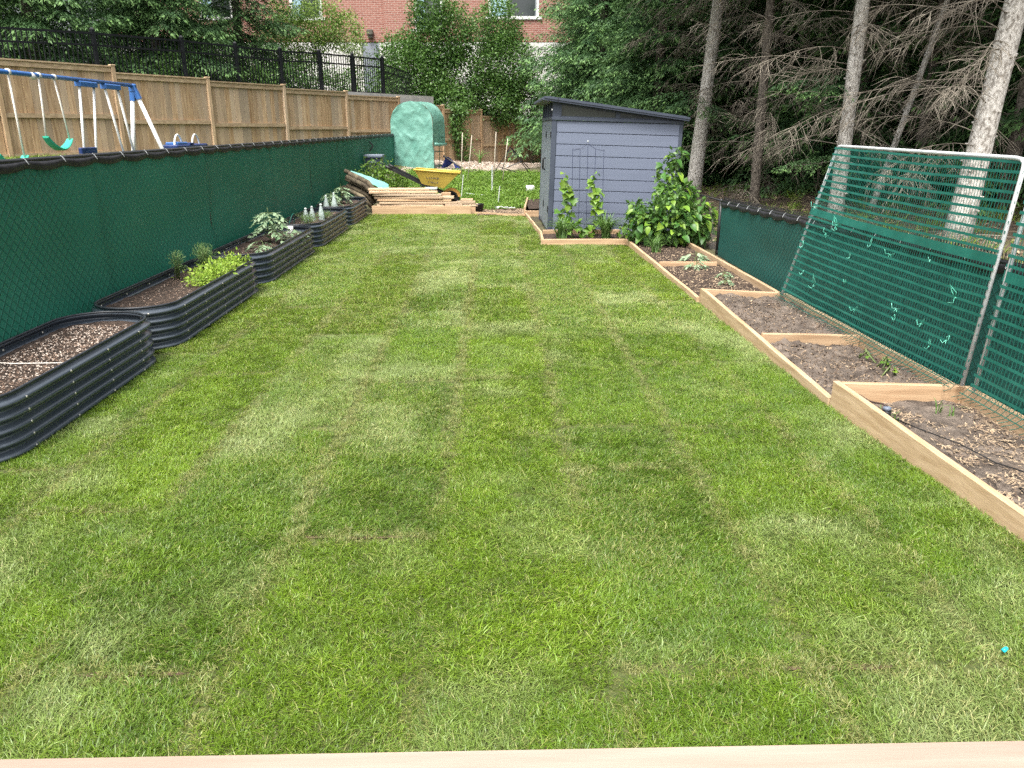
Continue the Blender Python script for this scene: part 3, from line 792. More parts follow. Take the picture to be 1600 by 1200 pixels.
def flecks(name, x0, x1, y0, y1, zf, n, smin, smax, m_, seed, long_=1.0, tintp=0.5, flat=0.35, clump=False):
    """loose bits lying on the soil: small tilted slivers"""
    r = np.random.default_rng(seed)
    x = r.uniform(x0, x1, n); y = r.uniform(y0, y1, n)
    if clump: k_ = (fbm(x*3.2+seed, y*3.2, 3) + r.normal(0,0.05,n)) > 0.47; x, y = x[k_], y[k_]; n = len(x)
    z = zf(x, y)
    th = r.random(n)*6.283; ti = r.normal(0, flat, n); l = r.uniform(smin, smax, n)*long_; w_ = r.uniform(smin, smax, n)*0.55
    d = np.stack([np.cos(th)*np.cos(ti), np.sin(th)*np.cos(ti), np.sin(ti)], -1); s_ = np.stack([-np.sin(th), np.cos(th), r.normal(0, flat, n)], -1)
    c = np.stack([x, y, z + smin*0.3], -1)
    up = np.array([0,0,1.0])*(w_*0.35)[:,None]
    V = np.stack([c-d*l[:,None]/2, c+s_*w_[:,None]/2, c+d*l[:,None]/2, c-s_*w_[:,None]/2, c+up], 1).reshape(-1,3)
    b = np.arange(n)*5
    T = np.concatenate([np.stack([b+i, b+(i+1)%4, b+4], -1) for i in range(4)])
    A = np.repeat((r.random(n) < tintp).astype(float)*r.uniform(0.5,1,n), 5)
    return fast_mesh(name, V, None, T, m_, False, A)

bed_labels = ['nearest charcoal corrugated metal raised bed with bare flecked soil',
              'charcoal corrugated bed holding lime green parsley and feathery dill',
              'charcoal corrugated bed holding the tall greyish tomato plant',
              'charcoal corrugated bed with clear bottle cloches and a wire hoop',
              'farthest charcoal corrugated metal bed next to the lumber pile']
for bi, (y0, y1) in enumerate(BEDS):
    x0, x1 = -3.06, -2.42
    H_ = 0.335
    root = thing('raised_bed', bed_labels[bi], 'raised bed', ((x0+x1)/2, (y0+y1)/2, 0), 'corrugated metal raised beds')
    ol = rr_outline(x0, x1, y0, y1, 0.30)
    prof = []
    nr_ = 5; K = 50
    for k in range(K + 1):
        t = k / K; ph = t * nr_ * 2 * math.pi
        prof.append((0.019 * (math.copysign(abs(math.sin(ph - 0.6))**0.75, math.sin(ph - 0.6))), 0.0 + H_ * t))
    rows = [[(x_ + nx_*o_, y_ + ny_*o_, z_) for (x_, y_, nx_, ny_) in ol + [ol[0]]] for (o_, z_) in prof]
    put('corrugated_wall', MB().grid(rows).mesh('corrugated_wall', M['bedmetal'], True, False), root)
    put('rubber_edging', MB().tube([(p[0]+p[2]*prof[-1][0], p[1]+p[3]*prof[-1][0], H_ + 0.002) for p in ol], 0.0085, 6, True).mesh('rubber_edging', M['rubber'], True), root)
    # rows of bolts where the panels lap
    ridge_z = [H_ * (k + 0.25 + 0.6/6.283) / nr_ for k in range(nr_)]
    seams = np.arange(y0 + 0.32, y1 - 0.2, 0.44)
    for sy in seams:
        for z_ in ridge_z:
            put('bolt', boltm, root, (x1 + 0.015, sy, z_))
        put('bolt', boltm, root, (x0 + 0.012, sy, ridge_z[-1]), (0,0,0))
    for ang in (-60, 60):
        yy = (y0 + 0.30 if ang < 0 else y1 - 0.30)
        for z_ in ridge_z:
            put('bolt', boltm, root, (x1 - 0.30 + 0.315*math.cos(R(ang)), yy + 0.315*math.sin(R(ang)), z_), (0,0,R(ang)))
    sl = put('soil', soil_sheet('soil', x0+0.02, x1-0.02, y0+0.02, y1-0.02, 0.265 if bi else 0.272, 0.012, M['soil'], 0.29), root)
    fl = put('perlite_flecks', flecks('perlite_flecks', x0+0.10, x1-0.05, y0+0.17, y1-0.17, lambda x, y: np.full(len(x), 0.270 if bi else 0.278), 2600 if bi == 0 else 700, 0.008, 0.020, M['perlite'], 50+bi, tintp=0.5 if bi == 0 else 0.12), sl)
    fl['kind'] = 'stuff'

# ------------------------------------------------------------ timber beds on the right
def plank(root, name, x0, x1, y0, y1, z0, z1, m_):
    return put(name, MB().cbox(x0, x1, y0, y1, z0, z1, 0.004).mesh(name, m_), root)
def skew_plank(root, p0, p1, t, z0, z1a, z1b, m_, name='plank'):
    """upright board between two ground points, t thick, top running from z1a to z1b"""
    p0, p1 = Vector((*p0, 0)), Vector((*p1, 0)); d = (p1-p0).normalized(); s = Vector((-d.y, d.x, 0)) * t/2
    b = 0.004; vs = []
    n_ = max(2, int((p1-p0).length / 0.25))
    for i in range(n_ + 1):
        f = i / n_; p = p0.lerp(p1, f); zt = z1a + (z1b-z1a)*f; wob = 0.0018*math.sin(f*17+p0.x*9)
        for (k, zz) in ((-1, z0), (-1, zt-b), (-0.8, zt), (0.8, zt), (1, zt-b), (1, z0)):
            v = p + s*k; vs.append((v.x+wob, v.y+wob, zz))
    fs = []
    for i in range(n_):
        for k in range(6): fs.append((i*6+k, i*6+(k+1)%6, i*6+6+(k+1)%6, i*6+6+k))
    fs += [tuple(range(6)), tuple(range(n_*6+5, n_*6-1, -1))]
    return put(name, MB().add(vs, fs).mesh(name, m_), root)
RG = 'timber framed garden beds along the low green fence'
PYm, PXm = M['plank_y'], M['plank_x']
A = thing('timber_bed', 'nearest timber framed bed with straw and drip hose on its soil', 'garden bed', (2.4, 2.8, 0), RG)
skew_plank(A, (2.036, 4.30), (2.285, 1.2), 0.038, -0.05, 0.172, 0.045, PYm)
skew_plank(A, (2.060, 4.275), (2.79, 4.275), 0.036, -0.02, 0.170, 0.145, PXm)
skew_plank(A, (2.80, 4.25), (2.79, 1.2), 0.036, -0.02, 0.15, 0.145, PYm)
sA_m = (soil_sheet('soil', 2.055, 2.79, 1.3, 4.26, 0.055, 0.026, M['drysoil'], 0, 0.022, 9, 0.235))
co = np.zeros(len(sA_m.vertices)*3, np.float32); sA_m.vertices.foreach_get('co', co); co = co.reshape(-1,3); co[:,2] -= 0.018*(4.26-co[:,1]); sA_m.vertices.foreach_set('co', co.ravel())
sA = put('soil', sA_m, A)
f_ = put('straw_litter', flecks('straw_litter', 2.26, 2.77, 1.35, 4.22, lambda x, y: 0.064 + 0.05*(fbm(x*2.3,y*2.3,2)-.5) - 0.018*(4.26-y), 7500, 0.006, 0.018, M['straw'], 71, 2.2, 0.35, 0.3, True), sA); f_['kind'] = 'stuff'
B = thing('timber_bed', 'timber bed with two compartments of turned brown clods beside the net trellis', 'garden bed', (2.4, 5.8, 0), RG)
skew_plank(B, (2.032, 4.325), (1.995, 7.20), 0.036, -0.05, 0.055, 0.15, PYm)
skew_plank(B, (2.03, 5.60), (2.775, 5.60), 0.036, -0.02, 0.125, 0.105, PXm)
skew_plank(B, (1.978, 7.22), (2.74, 7.22), 0.036, -0.02, 0.142, 0.10, PXm)
skew_plank(B, (2.79, 7.19), (2.80, 4.31), 0.036, -0.02, 0.10, 0.12, PYm)
for (ya, yb, sd3) in ((4.32, 5.57, 72), (5.63, 7.19, 73)):
    s_ = put('soil', soil_sheet('soil', 2.05, 2.77, ya, yb, 0.045 if sd3 == 72 else 0.06, 0.042, M['drysoil'], 0, 0.018, 10), B)
    f_ = put('clods', flecks('clods', 2.09, 2.75, ya+0.04, yb-0.04, lambda x, y: (0.045 if sd3 == 72 else 0.06) + 0.042*((fbm(x*10,y*10,3)-.5)*2 + (fbm(x*2.3,y*2.3,2)-.5)*2), 1500, 0.008, 0.034, M['straw'], sd3, 1.0, 0.88, 0.5), s_); f_['kind'] = 'stuff'
C = thing('timber_bed', 'low timber bed of dark soil in front of the leafy shrub', 'garden bed', (2.3, 9.0, 0), RG)
skew_plank(C, (1.975, 7.25), (1.925, 11.10), 0.036, -0.05, 0.05, 0.085, PYm)
skew_plank(C, (1.975, 9.10), (2.66, 9.10), 0.036, -0.02, 0.09, 0.085, PXm)
skew_plank(C, (2.70, 11.6), (2.745, 7.25), 0.036, -0.02, 0.10, 0.10, PYm)
for (ya, yb, sd3) in ((7.25, 9.08, 74), (9.12, 12.0, 75)):
    s_ = put('soil', soil_sheet('soil', 1.98, 2.72, ya, yb, 0.035, 0.012, M['soil'], 0, 0.04, 8), C)
    f_ = put('bark_chips', flecks('bark_chips', 2.02, 2.70, ya+0.04, yb-0.04, lambda x, y: np.full(len(x), 0.040), 1500, 0.012, 0.030, M['straw'], sd3, 1.2, 0.6, 0.4), s_); f_['kind'] = 'stuff'
D = thing('timber_bed', 'low timber edged bed of grassy clumps against the shed', 'garden bed', (1.35, 11.5, 0), RG)
skew_plank(D, (0.705, 11.12), (1.925, 11.12), 0.036, -0.02, 0.085, 0.085, PXm)
skew_plank(D, (0.705, 11.14), (0.735, 12.05), 0.036, -0.02, 0.085, 0.085, PYm)
skew_plank(D, (0.76, 11.98), (1.95, 11.98), 0.030, -0.02, 0.11, 0.11, PXm)
put('soil', soil_sheet('soil', 0.73, 1.98, 11.14, 12.0, 0.045, 0.012, M['soil'], 0, 0.04, 8), D)
# small plank bed beside the shed door and the bark path
E_ = thing('timber_bed', 'small timber edged bed of dark soil beside the shed door', 'garden bed', (0.72, 15.6, 0), RG)
skew_plank(E_, (0.60, 15.0), (0.74, 17.0), 0.036, -0.02, 0.16, 0.18, PYm)
skew_plank(D, (0.737, 12.07), (0.625, 14.96), 0.030, -0.02, 0.07, 0.06, PYm)
skew_plank(E_, (0.60, 15.0), (0.95, 14.98), 0.036, -0.02, 0.10, 0.10, PXm)
put('soil', soil_sheet('soil', 0.68, 1.4, 15.05, 17.0, 0.13, 0.015, M['soil'], 0, 0.05, 8), E_)
pth = MB(); rows = []
for i in range(15):
    t = i / 14; x_ = -0.35 + 1.02*t
    rows.append([(x_, 15.27 - 0.42*math.sin(t*1.57), 0.008 + 0.01*math.sin(i*2.1)), (x_, 15.60 + 0.10*math.sin(t*3), 0.022), (x_, 15.9+0.35*t, 0.012)])
struct('path', pth.grid(rows).mesh('path', M['mulch'], True, False))
o = put('mulch', flecks('mulch', -0.3, 0.64, 15.0, 16.1, lambda x, y: np.full(len(x), 0.02), 1500, 0.02, 0.05, M['straw'], 76, 1.6, 0.65, 0.3)); tag(o, 'brown bark mulch on the curved path by the shed door', 'mulch', kind='stuff')
t = put('timber_edging', MB().beam((-0.36,15.26,0.02),(0.02,15.07,0.02),0.03,0.06).beam((0.02,15.07,0.02),(0.32,14.93,0.02),0.03,0.055).beam((0.32,14.93,0.02),(0.60,14.88,0.02),0.03,0.05).mesh('timber_edging', M['plank_x']))
tag(t, 'thin curved timber edging where the lawn meets the bark path', 'edging')

# deck board at the photographer's feet
dk = thing('deck', 'pale timber deck edge at the near end of the lawn', 'deck', (0, 1.3, 0))
put('deck_board', MB().cbox(-2.2, 2.4, 1.32, 1.535, 0.085, 0.125, 0.004).mesh('deck_board', M['deck']), dk)
put('deck_board', MB().cbox(-2.2, 2.4, 1.095, 1.31, 0.085, 0.124, 0.004).mesh('deck_board', M['deck']), dk)
put('fascia', MB().box(-2.2, 2.4, 1.48, 1.52, -0.1, 0.083).mesh('fascia', M['deck']), dk)
# ------------------------------------------------------------ net trellises leaning on the low fence
def net_trellis(label, BL, BR, TL, TR, seed, ties):
    BL, BR, TL, TR = map(Vector, (BL, BR, TL, TR))
    r = np.random.default_rng(seed)
    root = thing('net_trellis', label, 'trellis', ((BL+BR)/2).to_tuple(), 'leaning pipe trellises with green netting')
    def pt(s, t): return BL.lerp(BR, s).lerp(TL.lerp(TR, s), t)
    nrm = (BR-BL).cross(TL-BL).normalized()
    if nrm.x > 0: nrm = -nrm
    c = 0.035
    path = [pt(0,0), pt(0,1-c*1.2), pt(0.002,1-c*0.5), pt(c*0.35,1-0.004), pt(c*0.9,1), pt(1-c*0.9,1), pt(1-c*0.35,1-0.004), pt(0.998,1-c*0.5), pt(1,1-c*1.2), pt(1,0)]
    put('pipe_frame', MB().tube(path, 0.0125, 10).mesh('pipe_frame', M['galv'], True), root)
    H_ = (TL-BL).length; W_ = (BR-BL).length
    def sag(s, t): return nrm * (0.014 + 0.02*(vnoise(s*5+seed, t*5)-0.5)) + Vector((0,0,-1)) * (0.010*math.sin(math.pi*s))
    net = MB()
    nb = int(H_ / 0.057)
    for k in range(nb + 1):
        t = 0.985 - k * 0.057 / H_
        if t < 0: break
        wd = 0.0085 if abs(t - 0.575) > 0.03 else 0.030
        rows = [[], []]
        for i in range(31):
            s = -0.006 + 1.012 * i / 30
            wob = 0.006*(vnoise(s*9, k*1.7+seed)-0.5)
            for j, sg in enumerate((-1, 1)):
                p = pt(s, t + (sg*wd + wob)/H_) + sag(s, t); rows[j].append(p.to_tuple())
        net.grid(rows)
    nv = int(W_ / 0.030)
    for k in range(nv + 1):
        s = 0.004 + 0.992 * k / nv
        q_ = []
        for j in range(13):
            t = 0.0 + 0.985 * j / 12; s2 = s + 0.004*(vnoise(k*0.9, j*1.3+seed)-0.5)
            q_.append(pt(s2, t) + sag(s2, t))
        d = (BR-BL).normalized() * 0.0028
        net.grid([[(p-d).to_tuple() for p in q_], [(p+d).to_tuple() for p in q_]])
    put('netting', net.mesh('netting', M['net'], False, False), root)
    tms = []
    for k in range(4):                                   # little bows of garden tie
        m_ = MB(); L_ = 0.022 + 0.009*k
        m_.tube([(0,0,0), (0.01,L_*0.5,0.012), (0.006,L_,0.020+0.01*k), (0.004,L_*0.7,-0.004), (0,0,0)], 0.0018, 4)
        m_.tube([(0,0,0), (0.012,-L_*0.5,-0.016), (0.016,-L_*0.9,0.004*k)], 0.0017, 4)
        m_.tube([(0,0,0), (0.012,L_*0.3,-0.02)], 0.0016, 4)
        tms.append(m_.mesh('garden_tie', M['tie'], True, False))
    for k in range(ties):
        s, t = r.uniform(0.02, 0.98), r.uniform(0.05, 0.62)
        p = pt(s, t) + sag(s, t) + nrm*0.004
        put('garden_tie', tms[int(r.integers(0, 4))], root, p, (r.uniform(-1.2,1.2), r.uniform(-0.4,0.4), math.pi + r.uniform(-0.4,0.4)), r.uniform(0.8, 1.5))
    # loose skirt of netting bunched on the bed
    sk = MB()
    for k in range(60):
        s = k / 59; p = pt(s, 0.01)
        a = p + Vector((-0.02, 0, 0.02)); b = p + Vector((-0.05-0.05*vnoise(k*0.4, seed), 0.02*vnoise(k*.7,2), -0.03-0.02*vnoise(k*.3,7)))
        c_ = b + Vector((-0.04*vnoise(k*.5,5), 0.03, -0.02))
        sk.tube([p, a, b, c_], 0.0022, 3)
    for off in (0.03, 0.065):
        sk.tube([pt(i/20, 0.01) + Vector((-off-0.03*vnoise(i*.8, seed+off*9), 0, 0.01-off*0.5)) for i in range(21)], 0.003, 3)
    o = put('net_skirt', sk.mesh('net_skirt', M['net'], False, False), root)
    return root
net_trellis('white pipe trellis of green netting leaning on the low fence, seen whole', (2.725,7.10,0.11), (2.735,4.20,0.17), (3.08,7.10,1.448), (2.83,4.18,1.445), 3, 20)
net_trellis('green net trellis cut off by the right edge of the photo', (2.755,4.11,0.17), (2.755,1.2,0.17), (2.84,4.10,1.30), (2.84,1.2,1.30), 4, 16)

# ------------------------------------------------------------ shed
sx0, sx1, sy0, sy1 = 0.84, 2.80, 12.10, 14.45
S = thing('garden_shed', 'blue grey plastic garden shed with dark sloping roof and transom windows', 'shed', (sx0, sy0, 0.0))
def roofz(x): return 2.045 - 0.107 * (x - 0.70)
TR = M['shedtrim']
ph = 0.1685
for k in range(10):
    z0 = 0.03 + k * ph; z1 = z0 + ph - 0.007
    b = 0.004
    out = [(z0, sy0+0.012), (z0+b, sy0), (z1-b, sy0), (z1, sy0+0.012)]
    m_ = MB()
    vs = [(x_, yy, zz) for x_ in (sx0+0.07, sx1-0.045) for (zz, yy) in out]
    m_.add(vs, [(0,4,5,1),(1,5,6,2),(2,6,7,3)])
    put('siding_plank', m_.mesh('siding_plank', M['siding']), S)
put('wall_core', MB().box(sx0+0.035, sx1-0.03, sy0+0.010, sy1, 0.02, 1.715).mesh('wall_core', M['shedtrim']), S)
put('corner_post', MB().cbox(sx0-0.005, sx0+0.07, sy0-0.014, sy0+0.07, 0.0, 1.716, 0.008).mesh('corner_post', TR), S)
put('corner_post', MB().cbox(sx1-0.045, sx1+0.012, sy0-0.012, sy0+0.07, 0.0, 1.716, 0.008).mesh('corner_post', TR), S)
put('trim_beam', MB().cbox(sx0-0.012, sx1+0.018, sy0-0.026, sy0+0.05, 1.718, 1.762, 0.006).cbox(sx0-0.012, sx0+0.04, sy0+0.051, sy1, 1.718, 1.762, 0.006).mesh('trim_beam', TR), S)
# gable transom: frame with two recessed panes
def zu(x): return roofz(x) - 0.058
fx = [sx0+0.0, sx0+0.13, 1.78, 1.85, 2.40, sx1]
def quadprism(m_, xa, xb, zfa, zfb, zta, ztb, y0_, y1_):
    vs = [(xa,y0_,zfa),(xb,y0_,zfb),(xb,y0_,ztb),(xa,y0_,zta),(xa,y1_,zfa),(xb,y1_,zfb),(xb,y1_,ztb),(xa,y1_,zta)]
    return m_.add(vs, [(0,1,2,3),(7,6,5,4),(0,4,5,1),(1,5,6,2),(2,6,7,3),(3,7,4,0)])
fr = MB()
quadprism(fr, fx[0], fx[1], 1.763, 1.763, zu(fx[0]), zu(fx[1]), sy0-0.008, sy0+0.05)
quadprism(fr, fx[2], fx[3], 1.763, 1.763, zu(fx[2]), zu(fx[3]), sy0-0.008, sy0+0.05)
quadprism(fr, fx[4], fx[5], 1.763, 1.763, zu(fx[4]), zu(fx[5]), sy0-0.008, sy0+0.05)
quadprism(fr, fx[1]+.001, fx[2]-.001, zu(fx[1])-0.028, zu(fx[2])-0.028, zu(fx[1]), zu(fx[2]), sy0-0.004, sy0+0.05)
quadprism(fr, fx[3]+.001, fx[4]-.001, zu(fx[3])-0.022, zu(fx[4])-0.022, zu(fx[3]), zu(fx[4]), sy0-0.004, sy0+0.05)
quadprism(fr, fx[1]+.001, fx[4]-.001, 1.763, 1.763, 1.775, 1.775, sy0-0.003, sy0+0.048)
put('transom_frame', fr.mesh('transom_frame', TR), S)
for (xa, xb, dz) in ((fx[1], fx[2], 0.028), (fx[3], fx[4], 0.022)):
    w_ = MB(); quadprism(w_, xa+.002, xb-.002, 1.776, 1.776, zu(xa)-dz-.001, zu(xb)-dz-.001, sy0+0.018, sy0+0.026)
    put('window_pane', w_.mesh('window_pane', M['shedglass']), S)
put('louvre', MB().box(fx[3]+0.01, fx[4]-0.02, sy0+0.005, sy0+0.012, 1.783, 1.788).box(fx[3]+0.01, fx[4]-0.10, sy0+0.005, sy0+0.012, 1.80, 1.805).mesh('louvre', TR), S)
# left side: double door, posts and clerestory
for (ya, yb, nm) in ((sy0+0.075, sy0+1.10, 'door'), (sy0+1.115, sy1-0.06, 'door')):
    d_ = put(nm, MB().box(sx0+0.004, sx0+0.034, ya, yb, 0.05, 1.712).mesh('door', M['sheddoor']), S)
    for k in range(5):
        yy = ya + (yb-ya)*(k+0.5)/5
        put('door_rib', MB().cbox(sx0-0.006, sx0+0.004, yy-0.07, yy+0.07, 0.09, 1.68, 0.004).mesh('door_rib', M['sheddoor']), d_)
    hy = yb-0.06 if ya < sy0+0.5 else ya+0.06
    put('door_handle', MB().tube([(sx0-0.01,hy,0.95),(sx0-0.045,hy,0.96),(sx0-0.045,hy,1.12),(sx0-0.01,hy,1.13)], 0.011, 6).mesh('door_handle', M['black'], True), d_)
    for hz in (0.35, 1.45):
        put('hinge', MB().box(sx0-0.016, sx0-0.007, ya+0.02, ya+0.05, hz, hz+0.10).mesh('hinge', M['black']), d_)
put('corner_post', MB().cbox(sx0-0.005, sx0+0.07, sy1-0.055, sy1+0.01, 0.0, 1.716, 0.006).mesh('corner_post', TR), S)
for k in range(5):
    yy = sy0+0.03 + (sy1-sy0-0.06)*k/4
    put('clerestory_post', MB().box(sx0-0.004, sx0+0.05, yy-0.025 if k else yy+0.022, yy+0.03 if k else yy+0.06, 1.763, zu(sx0+0.05)).mesh('clerestory_post', TR), S)
put('window_pane', MB().box(sx0+0.02, sx0+0.028, sy0+0.09, sy1-0.06, 1.763, zu(sx0+0.03)-0.005).mesh('window_pane', M['shedglass']), S)
# roof: ribbed sheet with curved front edge
prof = [(0.675, roofz(0.70)-0.058), (0.672, roofz(0.70)-0.035), (0.69, roofz(0.70)-0.012), (0.74, roofz(0.74)), (2.84, roofz(2.84)), (2.87, roofz(2.87)-0.02), (2.87, roofz(2.87)-0.056)]
low = [(2.86, roofz(2.86)-0.057), (0.70, roofz(0.70)-0.057)]
rf = MB().prism(prof + low, 'y', sy0-0.11, sy1+0.09)
R_ = put('roof', rf.mesh('roof', TR), S)
m_ = MB(); quadprism(m_, 0.70, 2.875, roofz(0.70)-0.030, roofz(2.875)-0.030, roofz(0.70)-0.002, roofz(2.875)-0.002, sy0-0.122, sy0-0.111)
put('fascia', m_.mesh('fascia', TR), R_)
m_ = MB(); quadprism(m_, 0.90, 0.906, roofz(0.9)-0.075, roofz(0.9)-0.075, roofz(0.9)+0.002, roofz(0.9)+0.002, sy0-0.126, sy0-0.100)
put('joint', m_.mesh('joint', M['black']), R_)
for k in range(6):
    yy = sy0 - 0.02 + 0.45*k
    put('roof_rib', MB().beam((0.76,yy,roofz(0.76)+0.004),(2.84,yy,roofz(2.84)+0.004),0.03,0.010).mesh('roof_rib', TR), R_)
put('padlock_eye', MB().disc((sx0-0.012, sy0-0.012, 1.86), (-1,-1,0), 0.012, 0.01, 10).mesh('padlock_eye', M['whiteplastic']), S)
S.rotation_euler = (0, R(1.7), 0)

# wire trellis standing in front of the shed
T_ = thing('wire_trellis', 'thin dark wire trellis with pointed top against the shed wall', 'trellis', (1.41, 11.90, 0.05))
xw = [1.185, 1.295, 1.41, 1.525, 1.65]
for i, x_ in enumerate(xw):
    top = (1.305, 1.30, 1.345, 1.30, 1.300)[i]
    put('upright', MB().tube([(x_+0.01,11.9,0.03),(x_,11.90,top)], 0.0035, 5).mesh('upright', M['wire']), T_)
for z_ in (0.72, 0.40):
    put('cross_wire', MB().tube([(1.185,11.895,z_+.005),(1.655,11.895,z_)], 0.003, 5).mesh('cross_wire', M['wire']), T_)
put('arch', MB().tube([(1.18,11.9,1.285),(1.29,11.9,1.305),(1.36,11.9,1.345),(1.408,11.9,1.40),(1.455,11.9,1.345),(1.53,11.9,1.30),(1.655,11.9,1.275)], 0.0035, 5).mesh('arch', M['wire'], True), T_)
put('top_wire', MB().tube([(1.18,11.897,1.308),(1.37,11.897,1.312)], 0.003, 5).mesh('top_wire', M['wire']), T_)
put('finial', MB().tube([(1.408,11.9,1.395),(1.408,11.9,1.405),(1.408,11.9,1.418),(1.408,11.9,1.428)], [0.004,0.011,0.011,0.004], 8).mesh('finial', M['galv'], True), T_)

# ------------------------------------------------------------ cedar fence
PTOP = {-2: 3.0, -1: 2.95, 0: 2.87, 1: 2.745, 2: 2.69, 3: 2.62, 4: 2.535, 5: 2.34, 6: 2.235, 7: 2.03, 8: 1.93, 9: 1.88, 10: 1.84}
W = thing('cedar_fence', 'weathered tan cedar board fence stepping down the slope behind the gardens', 'fence', (F0[0]+FD[0]*10, F0[1]+FD[1]*10, 0.7))
ang = R(58)
def fp(s, d=0.0, z=0.0):
    q_ = F0 + FD*s + FN*d; return (q_[0], q_[1], z)
bm_ = MB().cbox(-0.0695, 0.0695, -0.009, 0.009, 0, 1, 0.003).mesh('board', M['fencewood'])
pm_ = MB().cbox(-0.045, 0.045, -0.045, 0.045, 0, 1, 0.006).mesh('post', M['fencewood'])
for i in range(-2, 11):
    s0 = i * 2.44; zt = PTOP[i]
    g0 = float(fence_ground(s0)); g1 = float(fence_ground(s0 + 2.44)); zb = min(g0, g1) - 0.06
    put('post', pm_, W, fp(s0, -0.01, g0 - 0.15), (0,0,ang), (1,1,max(zt, PTOP.get(i-1, 0)) + 0.005 - g0 + 0.15))
    cap_m = MB().cbox(-0.055,0.055,-0.055,0.055,0,0.022,0.008).mesh('post_cap', M['fencerail'])
    put('post_cap', cap_m, W, fp(s0, -0.01, max(zt, PTOP.get(i-1, 0)) + 0.005), (0,0,ang))
    for k in range(16):
        s = s0 + 0.055 + (k + 0.5) * (2.33 / 16)
        put('board', bm_, W, fp(s, 0.012 + 0.004*random.random(), zb), (0, 0, ang), (1.02, 1, zt - 0.05 - zb + 0.004*random.random()))
    def rail(nm, z0_, z1_, d0, d1):
        vs = [fp(s0+0.05, d0, z0_), fp(s0+2.39, d0, z0_), fp(s0+2.39, d1, z0_), fp(s0+0.05, d1, z0_)]
        vs += [(v[0], v[1], z1_) for v in vs]
        put(nm, MB().add(vs, [(3,2,1,0),(4,5,6,7),(0,1,5,4),(1,2,6,5),(2,3,7,6),(3,0,4,7)]).mesh(nm, M['fencerail']), W)
    rail('cap_rail', zt - 0.028, zt, -0.055, 0.055)
    rail('top_rail', zt - 0.13, zt - 0.03, -0.030, 0.000)
    rail('mid_rail', zb + (zt-zb)*0.44, zb + (zt-zb)*0.44 + 0.085, -0.036, 0.000)
    rail('kick_board', zb + 0.03, zb + 0.17, -0.030, -0.001)

# retaining wall and black steel fence above
rw = MB(); vs = []
for s_, z_ in ((-6, 2.66), (14.6, 2.64)):
    vs += [fp(s_,0.35,0.2), fp(s_,0.65,0.2), fp(s_,0.65,z_), fp(s_,0.35,z_)]
rw.add(vs, [(0,1,2,3),(7,6,5,4),(0,4,5,1),(1,5,6,2),(2,6,7,3),(3,7,4,0)])
tag(put('retaining_wall', rw.mesh('retaining_wall', M['concrete'])), 'grey concrete retaining wall top showing behind the cedar fence', 'wall')
Bf = thing('steel_fence', 'black steel picket fence on the terrace above the cedar fence', 'fence', fp(6, 0.75, 2.6))
bposts = [-3.9, -1.6, 0.55, 2.61, 4.88, 6.5, 8.04, 9.56, 10.99, 12.42]
ztb = lambda s: float(np.interp(s, [-3, 0.7, 2.6, 4.9, 8, 9.6, 12.4], [3.45, 3.51, 3.59, 3.63, 3.63, 3.69, 3.72]))
post_m = MB().box(-0.04,0.04,-0.04,0.04,0,1).mesh('post', M['blackmetal'])
pick_m = MB().box(-0.009,0.009,-0.009,0.009,0,1).mesh('picket', M['blackmetal'])
capb = MB().tube([(0,0,0),(0,0,0.02),(0,0,0.05)], [0.06,0.06,0.015], 4).mesh('post_cap', M['blackmetal'])
for i, s in enumerate(bposts):
    zt = ztb(s)
    put('post', post_m, Bf, fp(s,0.75,2.5), (0,0,ang), (1,1,zt+0.05-2.5))
    put('post_cap', capb, Bf, fp(s,0.75,zt+0.05), (0,0,ang+R(45)))
    if i + 1 < len(bposts):
        s2 = bposts[i+1]; z2 = ztb(s2)
        for dz, h_ in ((0.0, 0.045), (-0.24, 0.04), (-1.02, 0.045)):
            put('rail', MB().beam(fp(s+.03,0.75,zt+dz-0.02), fp(s2-.03,0.75,z2+dz-0.02), 0.035, h_).mesh('rail', M['blackmetal']), Bf)
        n_ = max(2, int(round((s2-s)/0.105)))
        for k in range(1, n_):
            sk_ = s + (s2-s)*k/n_
            put('picket', pick_m, Bf, fp(sk_,0.75,2.62), (0,0,ang), (1,1,zt+(z2-zt)*k/n_-2.66))
# the stretch that turns the corner
c0 = Vector(fp(bposts[-1],0.75,0)); c1 = c0 + Vector((1.2,5.0,0))
Bg = thing('steel_fence', 'short run of black steel pickets turning the corner beside the leafy bush', 'fence', (c0.x, c0.y, 2.6))
for dz in (0.0,-0.2,-0.95):
    put('rail', MB().beam((c0.x,c0.y+0.1,3.55+dz),(c1.x,c1.y,3.35+dz),0.035,0.04).mesh('rail', M['blackmetal']), Bg)
for k in range(1, 34):
    p = c0.lerp(c1, k/34); put('picket', pick_m, Bg, (p.x,p.y,2.35), (0,0,0), (1,1,1.2-0.2*k/34))

# ------------------------------------------------------------ brick building
BL_ = thing('brick_building', 'red brick building with pale stone base behind the terrace fence', 'building', (-3, 37, 2.5))
def wall(nm, x0, x1, y0, z0, z1, m_, th=0.35, rev=False):
    put(nm, MB().box(x0,x1,y0,y0+th,z0,z1).mesh(nm, m_), BL_)
YL, YR = 36.25, 36.0
wins = [(-8.58,-7.22,6.08,YL),(-3.28,-2.08,5.62,YR),(-0.15,2.0,6.12,YR),(-12.4,-11.0,6.08,YL),(4.6,6.0,6.12,YR)]
def brickrow(x0, x1, y0, ws):
    x = x0
    for (a, b, zb_, _) in sorted(ws):
        wall('brick_wall', x, a, y0, 5.12, 10.5, M['brick'])
        wall('brick_wall', a, b, y0+0.002, 5.12, zb_-0.12, M['brick']); wall('brick_wall', a, b, y0+0.002, 8.1, 10.5, M['brick'])
        x = b
    wall('brick_wall', x, x1, y0, 5.12, 10.5, M['brick'])
